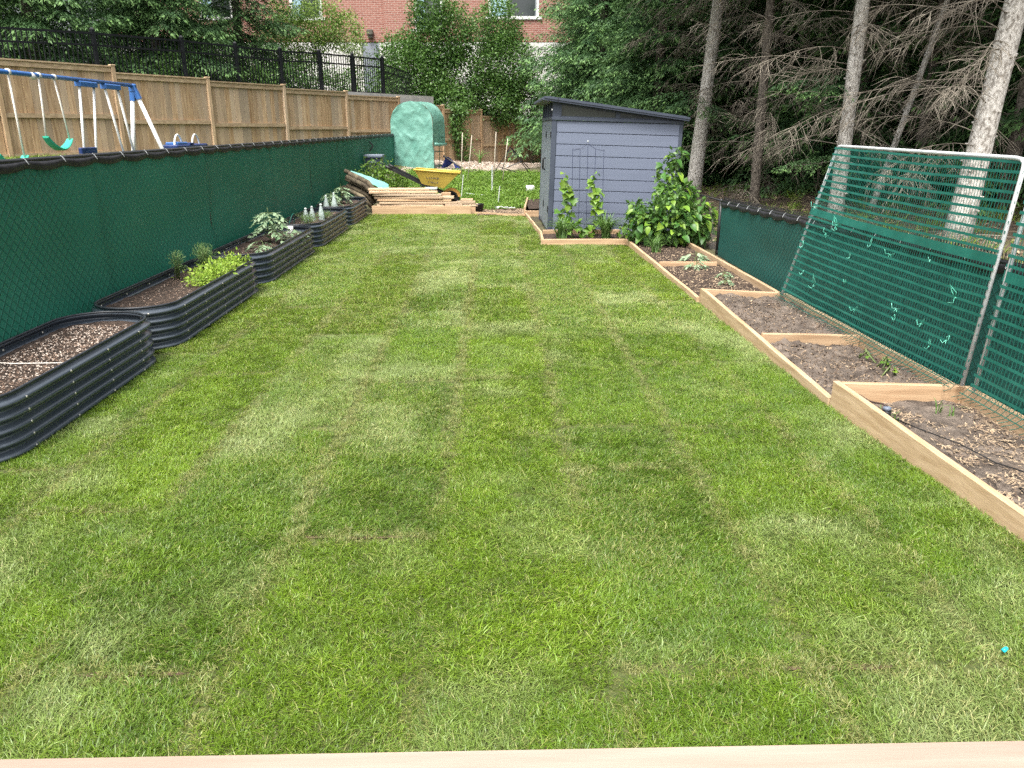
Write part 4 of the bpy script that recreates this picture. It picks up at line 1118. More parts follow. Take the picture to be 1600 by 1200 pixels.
brickrow(-16, -4.60, YL, [w_ for w_ in wins if w_[3] == YL])
brickrow(-4.60, 8.5, YR, [w_ for w_ in wins if w_[3] == YR])
for i in range(5):                                         # stone courses
    z0 = 1.6 + i*0.70
    wall('stone_course', -4.64, 8.55, YR-0.05-0.004*(i % 2), z0, z0+0.69, M['stone'], 0.5)
    wall('stone_course', -16, -5.62, YL-0.05-0.004*(i % 2), z0, z0+0.69, M['stone'], 0.5)
    wall('stone_course', -4.86, -4.645, YL-0.05-0.004*(i % 2), z0, z0+0.69, M['stone'], 0.5)
wall('door', -5.61, -4.87, YL-0.02, 2.6, 5.09, M['greydoor'], 0.1)
lf = put('wall_lamp', MB().cbox(-5.36,-5.10,YL-0.26,YL-0.02,5.40,5.60,0.02).prism([(-5.34,5.28),(-5.12,5.28),(-5.17,5.40),(-5.29,5.40)],'y',YL-0.20,YL-0.02).mesh('wall_lamp', M['fixture']), BL_)
for (a, b, zb_, y_) in wins:
    sill = put('window', MB().box(a-0.12,b+0.12,y_-0.06,y_+0.2,zb_-0.12,zb_).box(a,a+0.10,y_-0.03,y_+0.2,zb_,8.1).box(b-0.10,b,y_-0.03,y_+0.2,zb_,8.1).box(a+0.10,b-0.10,y_-0.03,y_+0.2,8.0,8.1).mesh('window', M['winframe']), BL_)
    mid = a + 0.10 + (b-a-0.2)*0.36
    put('mullion', MB().box(mid-0.03,mid+0.03,y_+0.05,y_+0.12,zb_,8.0).box(a+0.10,b-0.10,y_+0.06,y_+0.11,zb_+0.95,zb_+1.01).box(b-0.16,b-0.10,y_+0.05,y_+0.12,zb_,8.0).mesh('mullion', M['mullion']), sill)
    put('pane', MB().box(a+0.1,mid-0.03,y_+0.10,y_+0.104,zb_,8.0).mesh('pane', M['skyglass']), sill)
    put('pane', MB().box(mid+0.03,b-0.1,y_+0.10,y_+0.104,zb_,8.0).mesh('pane', M['glass']), sill)
put('roof', MB().box(-16.3,8.9,35.7,48,10.5,10.9).mesh('roof', M['stone']), BL_)
put('side_wall', MB().box(-16,-15.6,36.6,47,1.6,10.5).box(8.1,8.5,36.35,47,1.6,10.5).mesh('side_wall', M['brick']), BL_)

# ------------------------------------------------------------ swing set in the next garden
SW = thing('swing_set', 'white and blue metal swing set in the next garden', 'swing set', (-6.4, 12.5, 0.4))
put('top_bar', MB().tube([(-6.4,8.6,2.29),(-6.4,14.80,2.315)], 0.032, 10).mesh('top_bar', M['blueplastic'], True), SW)
def tz(x, y): return float(terrain(x, y))
for ye in (8.65, 14.78):
    cn = put('corner_bracket', MB().cbox(-6.46,-6.34,ye-0.05,ye+0.05,2.22,2.345,0.02).beam((-6.405,ye,2.28),(-6.425,ye,2.06),0.080,0.080).beam((-6.38,ye,2.28),(-6.31,ye,2.09),0.075,0.075).mesh('corner_bracket', M['blueplastic']), SW)
    for (xf, yo) in ((-6.62, -0.03), (-5.80, 0.12)):
        put('leg', MB().tube([(-6.4 + (xf+6.4)*0.06, ye, 2.22), (xf, ye+yo, tz(xf, ye+yo)-0.03)], 0.036, 10).mesh('leg', M['whiteplastic'], True), SW)
def clampm(y_): put('rope_clamp', MB().tube([(-6.4,y_-0.022,2.305),(-6.4,y_+0.022,2.305)], 0.040, 10).mesh('rope_clamp', M['whiteplastic'], True), SW)
def swing_seat(y0_, y1_, za, zb_, lbl):
    pr = thing('sling_swing', lbl, 'swing', (-6.4, (y0_+y1_)/2, za), 'green sling swings')
    rows = []
    for i in range(13):
        t = i/12; yy = y0_+(y1_-y0_)*t; zz = za+(zb_-za)*t - 0.16*math.sin(math.pi*t)**0.8
        rows.append((yy, zz))
    m_ = MB()
    def ring(yy, zz, w_): return [(-6.4-w_,yy,zz+0.012),(-6.4-w_*0.6,yy,zz-0.012),(-6.4+w_*0.6,yy,zz-0.012),(-6.4+w_,yy,zz+0.012),(-6.4+w_*0.6,yy,zz+0.016),(-6.4-w_*0.6,yy,zz+0.016)]
    rs = [ring(yy, zz, 0.05+0.03*math.sin(math.pi*i/12)) for i, (yy, zz) in enumerate(rows)]
    m_.grid([r_+[r_[0]] for r_ in rs]); n0 = len(m_.v); m_.add(rs[0], [tuple(range(6))]); m_.add(rs[-1], [tuple(range(5,-1,-1))])
    put('seat', m_.mesh('seat', M['seagreen'], True), pr)
    return pr
a = swing_seat(11.70, 12.36, 1.475, 1.435, 'green sling swing hanging between two white ropes, seen whole')
for (ya, za, yb, zb2) in ((11.80,2.30,11.715,1.48),(12.20,2.30,12.345,1.44)):
    put('rope', MB().tube([(-6.4,ya,za),(-6.4,(ya+yb)/2+.006,(za+zb2)/2),(-6.4,yb,zb2)], 0.014, 6).mesh('rope', M['rope'], True), a); clampm(ya)
b = swing_seat(10.50, 11.12, 1.27, 1.235, 'green sling swing at the left edge, half hidden by the privacy fence')
for (ya, za, yb, zb2) in ((10.55,2.30,10.52,1.27),(11.08,2.30,11.09,1.24)):
    put('rope', MB().tube([(-6.4,ya,za),(-6.4,(ya+yb)/2,(za+zb2)/2),(-6.4,yb,zb2)], 0.014, 6).mesh('rope', M['rope'], True), b); clampm(ya)
put('rope_strap', MB().tube([(-6.4,11.60,2.31),(-6.38,11.66,2.26)], 0.036, 8).mesh('rope_strap', M['whiteplastic'], True), SW)
Gd = thing('glider_swing', 'two seat glider swing hung on white bars below blue brackets', 'glider', (-6.4, 13.6, 1.0))
for (ya, yb) in ((12.88, 13.38), (13.70, 14.20)):
    put('hanger_bracket', MB().cbox(-6.45,-6.35,ya-0.03,yb+0.03,2.215,2.295,0.015).mesh('hanger_bracket', M['blueplastic']), Gd)
for (ya, yb, zb2) in ((12.91,12.67,1.24),(13.36,13.03,1.22),(13.73,14.15,1.15),(14.18,14.52,1.20)):
    put('hanger_bar', MB().tube([(-6.4,ya,2.22),(-6.4,yb,zb2-0.25)], 0.020, 8).mesh('hanger_bar', M['whiteplastic'], True), Gd)
put('backrest', MB().cbox(-6.43,-6.37,12.60,13.08,1.22,1.31,0.01).cbox(-6.43,-6.37,12.60,12.70,1.05,1.215,0.01).cbox(-6.43,-6.37,12.80,12.88,1.05,1.215,0.01).cbox(-6.43,-6.37,12.98,13.08,1.05,1.215,0.01).mesh('backrest', M['navyplastic']), Gd)
put('seat', MB().cbox(-6.55,-6.25,12.62,14.5,0.98,1.03,0.01).mesh('seat', M['navyplastic']), Gd)
Sr = thing('see_saw', 'blue seated ride-on toy with two white hoop handles behind the fence', 'toy', (-6.0, 15.6, 0.6))
put('seat', MB().cbox(-6.2,-5.9,15.2,16.8,1.20,1.30,0.02).cbox(-6.2,-5.9,15.85,16.05,1.30,1.33,0.01).mesh('seat', M['navyplastic']), Sr)
put('seat_pad', MB().cbox(-6.17,-5.93,15.3,15.8,1.302,1.345,0.015).mesh('seat_pad', M['blueplastic']), Sr)
put('support', MB().tube([(-6.05,15.9,0.5),(-6.05,15.9,1.22)], 0.03, 8).mesh('support', M['whiteplastic']), Sr)
for yc in (15.45, 16.35):
    put('hoop_handle', MB().tube([(-5.98, yc+0.20*math.cos(a_), 1.22+0.26*math.sin(a_)) for a_ in np.linspace(0, math.pi, 13)], 0.018, 7).mesh('hoop_handle', M['whiteplastic'], True), Sr)
# ------------------------------------------------------------ trees
def diamonds(base, d, side, l, w, fold=0.0):
    """leaf-sized faces: base, two shoulders, tip"""
    m1 = base + d*(l*0.45)[:,None]
    V = np.stack([base, m1 + side*(w/2)[:,None], base + d*l[:,None], m1 - side*(w/2)[:,None]], 1)
    return V.reshape(-1,3)
def unit(v): return v / np.maximum(np.linalg.norm(v, axis=-1, keepdims=True), 1e-9)

def bough(L_, seed, dens=1.0):
    """one spruce limb along +x: herringbone side twigs, hanging a little, clothed in short needle sprays"""
    r = np.random.default_rng(seed)
    B, D, Sd, Ln, Wd, T = [], [], [], [], [], []
    ntw = int(15 * L_ / 1.5 * dens) + 5
    def axis(t): return np.array([L_*t, 0.06*L_*math.sin(3*t+seed), L_*(0.10*t - 0.34*t*t + 0.10*t**3)])
    for k in range(ntw*2):
        t = 0.12 + 0.86*((k//2) + r.random()*0.6)/ntw
        t = min(t, 0.99)
        sgn = 1 if k % 2 else -1
        p0 = axis(t)
        tl = L_*0.42*(1-t)**0.75*(0.7+0.5*r.random()) + 0.10
        a = sgn*(0.85+0.25*r.normal()); drop = -0.22 - 0.35*r.random()
        td = unit(np.array([math.cos(a), math.sin(a), drop]))
        n = max(4, int(tl/0.035*dens))
        for j in range(n):
            f = (j+0.5)/n
            p = p0 + td*tl*f + np.array([0,0,-0.22*tl*f*f])
            s2 = 1 if j % 2 else -1
            perp = unit(np.cross(td, [0,0,1.0]))
            d = unit(td*0.8 + perp*s2*0.75 + np.array([0,0,-0.25+0.35*r.normal()]))
            B.append(p); D.append(d); Ln.append(0.055+0.05*r.random()); Wd.append(0.016+0.010*r.random())
            T.append(np.clip((f-0.55)*1.3,0,1)*(0.4+0.6*r.random()) if t > 0.25 else 0.0)
        B.append(p0+td*tl*0.9+np.array([0,0,-0.18*tl])); D.append(unit(td+np.array([0,0,-0.4]))); Ln.append(0.09); Wd.append(0.028); T.append(0.7*r.random()+0.2)
    B, D = np.array(B), np.array(D); Ln, Wd = np.array(Ln), np.array(Wd)
    Sd = unit(np.cross(D, np.array([0,0,1.0]) + r.normal(0,0.5,(len(D),3))))
    V = diamonds(B, D, Sd, Ln, Wd)
    return V, np.repeat(np.array(T), 4)
BOUGHS = [bough(1.5, s) for s in (1, 2, 3, 4)]
def bough_mesh(k):
    V, T = BOUGHS[k]; n = len(V)//4
    q_ = np.arange(n*4).reshape(-1,4)
    return fast_mesh('bough', V, q_, None, M['needle'], False, T)
def crown_mesh(name, z0, z1, rmax, seed, per=6, dz=0.38, lowbare=0.0, start_wide=True):
    r = np.random.default_rng(seed); VV, TT = [], []
    z = z0
    while z < z1:
        f = (z - z0)/(z1 - z0)
        Lr = rmax*(1-f)**0.8*(0.85+0.3*r.random()) + 0.25
        for k in range(per):
            V, T = BOUGHS[int(r.integers(0,4))]
            a = 6.283*(k + 0.7*r.random())/per + z*1.7
            sc = Lr/1.5*(0.75+0.45*r.random()); ti = r.normal(-0.10, 0.16)*(1-f)+0.35*f
            ca, sa, ct, st = math.cos(a), math.sin(a), math.cos(ti), math.sin(ti)
            P_ = V*np.array([sc, max(sc,0.75)*0.9, max(sc,0.7)])
            x = P_[:,0]*ct - P_[:,2]*st; zz = P_[:,0]*st + P_[:,2]*ct; y = P_[:,1]
            VV.append(np.stack([x*ca - y*sa, x*sa + y*ca, zz + z + 0.15*r.normal()], -1)); TT.append(T)
        z += dz*(0.8+0.4*r.random())
    V = np.concatenate(VV); T = np.concatenate(TT)
    return fast_mesh(name, V, np.arange(len(V)).reshape(-1,4), None, M['needle'], False, T)
CROWN_LOW = [crown_mesh('crown', 0.5, 11.0, 2.3, s, 7, 0.36) for s in (31, 32, 33)]
CROWN_DENSE = [crown_mesh('crown', 0.4, 10.0, 2.2, s, 10, 0.29) for s in (36, 37)]
CROWN_HIGH = [crown_mesh('crown', 5.2, 12.5, 2.7, s, 8, 0.45) for s in (34, 35)]

def dead_branch(L_, seed):
    r = np.random.default_rng(seed); m_ = MB()
    def path(p, d, l, n, droop, wig):
        pts = [np.array(p)]; d = np.array(d, float)
        for i in range(n):
            d = unit(d + np.array([r.normal(0,wig), r.normal(0,wig), -droop + r.normal(0,wig*0.6)])); pts.append(pts[-1] + d*l/n)
        return pts
    ax = path((0,0,0), (1,0,0.30), L_, 9, 0.085, 0.05)
    m_.tube(ax, [0.0082*(1-0.8*i/9) for i in range(10)], 4)
    for k in range(int(11*L_)):
        t = r.uniform(0.12, 0.98)*9; i = int(t); p = ax[i] + (ax[min(i+1,9)]-ax[i])*(t-i)
        sg = 1 if k % 2 else -1
        tw = path(p, (0.7, sg*0.65, r.uniform(-0.75,0.1)), r.uniform(0.25,0.75)*(1.15-t/9*0.6), 4, 0.17, 0.10)
        m_.tube(tw, [0.0040,0.0035,0.003,0.0025,0.0016], 3)
        for q_ in range(2):
            j = int(r.integers(1,4))
            t2 = path(tw[j], (0.5, r.uniform(-0.9,0.9), r.uniform(-0.9,-0.1)), r.uniform(0.12,0.36), 3, 0.16, 0.12)
            m_.tube(t2, [0.0025,0.0022,0.0019,0.0013], 3)
    return m_.mesh('dead_branch', M['deadwood'], True, False)
DEAD = [dead_branch(l, 60+i) for i, l in enumerate((1.3, 1.6, 1.9, 2.2, 1.7, 2.4))]
def trunk_mesh(d0, d1, h, lean, seed, m_, nseg=18, nside=14):
    r = np.random.default_rng(seed); pts, rad = [], []
    for i in range(nseg+1):
        t = i/nseg
        pts.append((lean[0]*t*h + 0.04*math.sin(4*t+seed), lean[1]*t*h + 0.04*math.sin(3*t+2*seed), -0.25 + (h+0.25)*t))
        rad.append((d0+(d1-d0)*t)/2*(1+0.22*math.exp(-t*h*2.2)) * (1+0.03*r.normal()))
    b = MB().tube(pts, rad, nside)
    for k in range(int(h*5)):                                # knots and stubs
        t = r.random()*0.8; a = r.random()*6.283; i = t*nseg; i0 = int(i)
        c = Vector(pts[i0]).lerp(Vector(pts[min(i0+1,nseg)]), i-i0); R_ = rad[i0]
        dv = Vector((math.cos(a), math.sin(a), 0.15))
        b.tube([c+dv*R_*0.9, c+dv*(R_+0.012+0.03*r.random())], [0.018, 0.010], 5)
    return b.mesh('trunk', m_, True, False)
BOUGH_M = [bough_mesh(k) for k in range(4)]

def bare_spruce(label, x, y, d, lean, seed, nbr, bm, group, crown=0, z0=0.7, z1=6.2, live=(), hmul=1.0, aim=None):
    r = np.random.default_rng(seed); g = float(terrain(x, y))
    root = thing('spruce_tree', label, 'spruce', (x, y, g), group)
    put('trunk', trunk_mesh(d, d*0.42, 11.5, lean, seed, bm), root, (x, y, g))
    for k in range(nbr):
        z = z0 + (z1-z0)*(k+r.random()*0.8)/nbr
        a = r.random()*6.283 if aim is None or r.random() < 0.35 else r.normal(aim, 0.9)
        put('dead_branch', DEAD[int(r.integers(0,6))], root, (x+lean[0]*z, y+lean[1]*z, g+z), (r.normal(0,0.5), r.normal(0.0,0.18), a), r.uniform(0.65,1.15)*hmul)
    if crown is not None:
        put('crown', CROWN_HIGH[crown], root, (x+lean[0]*8, y+lean[1]*8, g), (0,0,r.random()*6.283), r.uniform(0.95,1.15))
    for (z, a, sc, k) in live:
        put('live_bough', BOUGH_M[k], root, (x+lean[0]*z, y+lean[1]*z, g+z), (0.1,0.0,a), sc)
    return root
FG = 'spruces of the wood behind the low fence'
bare_spruce('thickest pale spruce trunk, leaning, behind the right end of the net trellis', 6.06, 10.06, 0.31, (0.085, 0.02), 1, 46, M['bark'], FG, 0, 1.0, 6.4, aim=math.pi*1.05)
bare_spruce('pale spruce trunk with two green boughs behind the left end of the net trellis', 5.78, 13.23, 0.25, (0.012, 0.0), 2, 38, M['bark'], FG, 1, 0.9, 5.6, live=((4.05, math.pi*1.05, 0.95, 0), (3.85, math.pi*1.12, 0.8, 1), (2.25, math.pi*1.03, 0.9, 2), (2.1, math.pi*1.15, 0.75, 3), (1.0, math.pi*1.1, 0.8, 1)))
bare_spruce('slim brownish spruce trunk above the low fence corner', 5.22, 15.65, 0.20, (0.0, 0.0), 3, 34, M['barkdark'], FG, 0, 0.8, 5.6)
bare_spruce('stout pale spruce trunk rising behind the shed end and leafy shrub', 4.64, 18.1, 0.335, (0.062, 0.0), 4, 34, M['bark'], FG, 1, 1.2, 6.0, live=((2.2, math.pi*0.95, 1.1, 0), (2.05, math.pi*1.25, 1.0, 2), (1.7, -0.5, 0.8, 3), (1.9, math.pi*1.5, 0.9, 1), (4.2, math.pi*1.1, 1.2, 2)))
bare_spruce('thin leaning dead spruce pole between the two pale trunks', 6.9, 14.2, 0.11, (0.22, 0.0), 5, 8, M['bark'], FG, None, 0.5, 4.0)
# the deeper rows: shaded trunks with dead limbs, then trees green to the ground at the back
k = 0
for ix, X_ in enumerate((8.7, 11.4, 14.2, 17.0)):
    for iy in range(12):
        Y_ = 7.5 + iy*2.9 + (ix % 2)*1.4 + random.uniform(-0.5,0.5); xx = X_ + random.uniform(-0.6,0.6)
        if Y_ > 38 or xx / Y_ > 0.98: continue
        k += 1
        if ix < 2: bare_spruce('shaded bare spruce deeper in the wood', xx, Y_, random.uniform(0.18,0.30), (random.uniform(-0.02,0.03), random.uniform(-0.02,0.02)), 100+k, 20, M['barkdark'], 'shaded spruces deeper in the wood', k % 2, 0.4, 6.0)
        else:
            g = float(terrain(xx, Y_)); root = thing('spruce_tree', 'dark spruce at the back of the wood, green to the ground', 'spruce', (xx, Y_, g), 'dark spruces at the back of the wood')
            put('trunk', trunk_mesh(0.25,0.08,10,(0,0),200+k,M['barkdark'],8,8), root, (xx,Y_,g)); put('crown', CROWN_LOW[k % 3], root, (xx,Y_,g-0.5), (0,0,random.random()*6.28), random.uniform(1.0,1.25))
for (xx, Y_) in ((8.0, 17.4), (9.6, 13.6), (10.6, 16.8), (7.4, 21.6), (6.6, 25.0), (8.8, 36), (11.5, 37), (14.5, 37), (9.5, 40), (13, 41), (17, 41), (5.0, 44), (20, 14), (20, 18), (20.5, 22), (20, 26), (21, 31), (20.5, 36), (23, 25), (19, 10.5), (22,19)):
    k += 1; g = float(terrain(xx, Y_)); root = thing('spruce_tree', 'dark spruce at the back of the wood, green to the ground', 'spruce', (xx, Y_, g), 'dark spruces at the back of the wood')
    put('trunk', trunk_mesh(0.25,0.08,10,(0,0),200+k,M['barkdark'],8,8), root, (xx,Y_,g)); put('crown', CROWN_LOW[k % 3], root, (xx,Y_,g-0.4), (0,0,random.random()*6.28), random.uniform(1.0,1.3))
# green spruces behind the shed and on the terrace
for (xx, yy, sc, ro, lb, gp) in (
        (4.3, 21.3, 0.95, 0.3, 'green spruce with hanging boughs just behind the shed roof', 'green spruces behind the shed'),
        (5.9, 23.6, 1.0, 5.1, 'green spruce behind the stout pale trunk, right of the shed', 'green spruces behind the shed'),
        (3.2, 24.2, 1.0, 1.9, 'green spruce with hanging boughs left of the shed roof, above the cedar fence', 'green spruces behind the shed'),
        (3.9, 28.2, 1.1, 4.0, 'green spruce between the shed spruces and the brick building', 'green spruces behind the shed'),
        (4.6, 33.0, 1.15, 2.2, 'farthest green spruce behind the shed, beside the brick building', 'green spruces behind the shed'),
        (-10.6, 19.6, 0.92, 0.8, 'green spruce behind the black fence above the swing set', 'green spruces on the terrace'),
        (-9.0, 22.7, 0.95, 2.6, 'green spruce behind the black fence with boughs over its top rail', 'green spruces on the terrace'),
        (-7.7, 25.6, 0.85, 5.0, 'green spruce beside the pale airy shrub on the terrace', 'green spruces on the terrace'),
        (-14.2, 24.5, 1.0, 3.4, 'spruce behind the terrace spruces at the left edge', 'green spruces on the terrace'),
        (-11.6, 28.4, 1.05, 1.2, 'spruce behind the terrace spruces next to the brick building', 'green spruces on the terrace')):
    g = float(terrain(xx, yy)); root = thing('spruce_tree', lb, 'spruce', (xx, yy, g), gp); k += 1
    put('trunk', trunk_mesh(0.30,0.08,10*sc,(0,0),300+k,M['barkdark'],10,10), root, (xx,yy,g)); put('crown', CROWN_DENSE[k % 2], root, (xx,yy,g-0.25 + (0.9 if 0 < xx < 4 else 0)), (0,0,ro), sc)

def leafy(name, label, cat, blobs, n, size, m_, seed, base, stems, group=None, crown='crown', droop=0.25):
    """shrub: leaves on the ends of twigs that fill uneven clumps"""
    r = np.random.default_rng(seed)
    root = thing(name, label, cat, base, group)
    vol = np.array([b[3]*b[4]*b[5] for b in blobs]); pr = vol/vol.sum()
    pick = r.choice(len(blobs), n, p=pr); bl = np.array(blobs)[pick]
    # leaves gather in small sprays
    ns = max(1, n//9); sp = r.normal(size=(ns,3)); sp = unit(sp)*(0.45+0.6*r.random((ns,1))**0.6)
    pk2 = r.choice(len(blobs), ns, p=pr); b2 = np.array(blobs)[pk2]; C = b2[:,:3] + sp*b2[:,3:6]
    ii = r.integers(0, ns, n); outd = unit(sp[ii] + r.normal(0,0.45,(n,3)))
    c = C[ii] + r.normal(0, size*1.5, (n,3))
    d = unit(outd + r.normal(0,0.6,(n,3)) - np.array([0,0,droop])); side = unit(np.cross(d, r.normal(size=(n,3))+np.array([0,0,1.5])))
    l = size*(0.7+0.7*r.random(n)); V = diamonds(c, d, side, l, l*0.55)
    T = np.repeat(np.clip(r.normal(0.25,0.25,n) + (sp[ii][:,2]*0.25), 0, 1), 4)
    put(crown, fast_mesh(crown, V, np.arange(len(V)).reshape(-1,4), None, m_, False, T), root)
    sm = MB(); bz = Vector(base)
    for j in range(stems):
        b = blobs[int(r.integers(0, len(blobs)))]; tgt = Vector(b[:3]) + Vector(r.normal(0,0.25,3))*b[3]
        mid = bz.lerp(tgt, 0.5) + Vector(r.normal(0,0.06,3))*max(b[3],0.3)
        rr = 0.006 + 0.012*b[3]; sm.tube([bz + Vector((r.normal(0,.03)*b[3]*2, r.normal(0,.03)*b[3]*2, -0.05)), mid, tgt], [rr, rr*0.7, rr*0.25], 5)
    put('stems', sm.mesh('stems', M['brownstem'], True, False), root)
    return root
def T3(x, y): return float(terrain(x, y))
# big leafy bushes between the cedar fence and the building
leafy('leafy_bush', 'big dense green bush in front of the brick building, right of the corner', 'bush',
      [(-2.9,30.4,3.2,1.3,1.1,1.4),(-2.0,30.6,4.6,1.1,0.9,1.4),(-3.6,30.0,2.5,0.9,0.9,0.8),(-1.9,30.2,2.4,1.2,1.0,0.9),(-2.3,30.5,5.7,0.7,0.7,0.9),(-3.3,30.6,3.9,1.0,0.8,1.0),(-1.2,30.8,3.4,0.9,0.8,1.1),(-1.4,30.9,4.9,0.8,0.8,1.0)], 52000, 0.085, M['bushleaf'], 401, (-2.5,30.6,T3(-2.5,30.6)), 14, 'bushes by the brick building')
leafy('leafy_bush', 'dark green bush overhanging the cedar fence next to the spruces', 'bush',
      [(-0.1,31.6,2.6,1.2,0.9,1.0),(0.5,31.9,3.9,1.2,1.0,1.2),(0.2,32.2,5.2,0.9,0.8,1.0),(0.2,31.6,2.2,1.0,0.5,0.4),(1.3,32.8,2.6,0.9,0.8,0.9)], 38000, 0.085, M['bushleaf'], 402, (0.3,32.4,T3(0.3,32.4)), 12, 'bushes by the brick building')
leafy('airy_shrub', 'pale airy yellow green shrub above the black fence before the brick wall', 'shrub',
      [(-6.6,28.8,4.5,1.0,0.8,1.0),(-5.9,29.2,5.0,0.8,0.8,0.9),(-7.3,28.6,4.2,0.8,0.7,0.9),(-5.2,29.3,4.8,0.6,0.6,0.7),(-6.9,29,5.5,0.7,0.6,0.6)], 14000, 0.075, M['airyleaf'], 403, (-6.4,29.0,2.6), 16, 'shrubs on the terrace')
leafy('airy_shrub', 'small yellowish shrub beside the grey door of the brick building', 'shrub',
      [(-5.3,31.2,4.9,0.55,0.5,0.75),(-5.0,31.2,4.2,0.45,0.4,0.6)], 2000, 0.07, M['airyleaf'], 404, (-5.2,31.2,2.6), 10, 'shrubs on the terrace')
leafy('leafy_tree', 'bright green broadleaf tree at the top left corner behind the black fence', 'tree',
      [(-15.5,22.8,4.3,1.6,1.5,1.7),(-14.6,22.0,5.2,1.3,1.2,1.4),(-13.8,22.5,3.5,0.9,0.9,1.0)], 20000, 0.09, M['airyleaf'], 405, (-15.0,22.8,2.6), 10)
leafy('low_hedge', 'low dark shrubs seen through the black fence pickets', 'hedge',
      [(-8.9+0.62*j, 21.0+1.0*j, 2.85+0.15*(j%3), 0.8,0.7,0.5) for j in range(8)], 14000, 0.07, M['bushleaf'], 406, (-6.7,24.5,2.55), 20)
# ivy on the cedar fence
iv = [(-1.30,28.62,2.10,0.30,0.10,0.28),(-1.45,28.55,1.75,0.22,0.10,0.30),(-1.25,28.6,1.35,0.2,0.09,0.35),(-1.10,28.7,0.95,0.18,0.09,0.3),(-1.0,28.75,0.65,0.15,0.08,0.2),(-1.05,28.85,2.2,0.25,0.1,0.15)]
iv = [(b[0], b[1]+0.28, *b[2:]) for b in iv]
leafy('ivy', 'green creeper climbing the cedar fence beside the greenhouse', 'creeper', iv, 2600, 0.085, M['bushleaf'], 407, (-1.05,28.7,0.45), 8, crown='foliage', droop=0.8)
# ------------------------------------------------------------ garden plants
def leaf_mesh(name, l, w, m_, lobes=0, curl=0.25):
    """a folded, drooping leaf along +x with a midrib"""
    n = 6; V, F = [], []
    for i in range(n+1):
        t = i/n
        if lobes: ww = w/2*(math.sin(math.pi*min(t*1.05,1))**0.6)*(1+0.30*math.cos(t*lobes*6.283)) if 0 < i < n else 0.004
        else: ww = w/2*math.sin(math.pi*t**0.75)**0.85 if 0 < i < n else 0.002
        z = -curl*l*t*t
        V += [(l*t, -ww, z+ww*0.35), (l*t, 0, z), (l*t, ww, z+ww*0.35)]
    for i in range(n):
        a = i*3; F += [(a,a+1,a+4,a+3),(a+1,a+2,a+5,a+4)]
    return fast_mesh(name, V, F, None, m_, True)
VINE = [leaf_mesh('leaf', 0.125, 0.13, M['leaf'], 3, 0.3), leaf_mesh('leaf', 0.10, 0.11, M['leaf'], 3, 0.5), leaf_mesh('leaf', 0.07, 0.07, M['leaf'], 3, 0.2)]
BIG = [leaf_mesh('leaf', 0.17, 0.11, M['leaf'], 0, 0.35), leaf_mesh('leaf', 0.14, 0.095, M['darkleaf'], 0, 0.5), leaf_mesh('leaf', 0.12, 0.08, M['leaf'], 0, 0.25), leaf_mesh('leaf', 0.15, 0.10, M['darkleaf'], 0, 0.4)]
def climbing_vine(label, x, y, z0, z1, n, seed, w=0.10):
    r = np.random.default_rng(seed); root = thing('vine', label, 'vine', (x,y,z0), 'vines on the shed wall')
    pts = [(x+0.03*math.sin(7*t+seed), y+0.02*math.sin(5*t), z0+(z1-z0)*t) for t in np.linspace(0,1,12)]
    put('stem', MB().tube(pts, [0.007-0.004*t for t in np.linspace(0,1,12)], 5).mesh('stem', M['stem'], True), root)
    for k in range(n):
        t = ((k+r.random())/n)**1.05; p = pts[min(11,int(t*11))]
        a = r.normal(-math.pi/2, 1.1); q_ = (p[0]+w*r.normal()*0.55*(1-0.5*t), p[1]-0.03-0.05*r.random(), z0+(z1-z0)*t)
        put('leaf', VINE[2] if t > 0.88 else VINE[int(r.integers(0,2))], root, q_, (r.normal(0,0.5), 0.15+r.normal(0.2,0.35), a), r.uniform(0.75,1.2))
    return root
climbing_vine('leafy vine climbing left of the wire trellis on the shed', 1.10, 11.80, 0.06, 0.98, 46, 501)
climbing_vine('leafy vine climbing the right side of the wire trellis', 1.52, 11.80, 0.06, 0.98, 46, 502)
climbing_vine('short pale vine between the two grassy clumps', 1.30, 11.62, 0.06, 0.34, 16, 503, 0.16)
def strap_clump(name, label, cat, x, y, z, n, h, w, seed, group=None, m_='strap', spread=1.0):
    r = np.random.default_rng(seed); V, Q, T, A = [], [], [], []
    root = thing(name, label, cat, (x,y,z), group)
    for i in range(n):
        a = r.random()*6.283; hh = h*r.uniform(0.6,1.15); out = hh*r.uniform(0.25,0.95)*spread; ww = w*r.uniform(0.7,1.2)
        b = np.array([x+r.normal(0,0.03), y+r.normal(0,0.03), z]); d = np.array([math.cos(a),math.sin(a),0]); s_ = np.array([-d[1],d[0],0])*ww/2
        k0 = len(V); sg = 5
        for j in range(sg+1):
            t = j/sg; c = b + d*out*t**1.4 + np.array([0,0,hh*(1.55*t-0.95*t*t*(0.6+out/hh*0.6))]); wd = s_*(1-t**2)*0.95 + s_*0.05
            V += [c-wd, c+np.array([0,0,-0.15*ww]), c+wd]
        for j in range(sg):
            o_ = k0+j*3; Q += [(o_,o_+1,o_+4,o_+3),(o_+1,o_+2,o_+5,o_+4)]
        A += [r.random()*0.8]*(3*(sg+1))
    put('leaves', fast_mesh('leaves', V, Q, None, M[m_], True, A), root); return root
DG = 'grassy daylily clumps by the shed'
strap_clump('daylily_clump', 'arching grassy clump at the left end of the shed bed', 'daylily', 1.02, 11.45, 0.05, 150, 0.38, 0.014, 511, DG)
strap_clump('daylily_clump', 'larger arching grassy clump right of the wire trellis', 'daylily', 1.66, 11.42, 0.05, 200, 0.44, 0.013, 512, DG)
strap_clump('daylily_clump', 'small pale grassy clump in front of the leafy shrub', 'daylily', 2.13, 10.15, 0.04, 55, 0.26, 0.012, 513, DG)
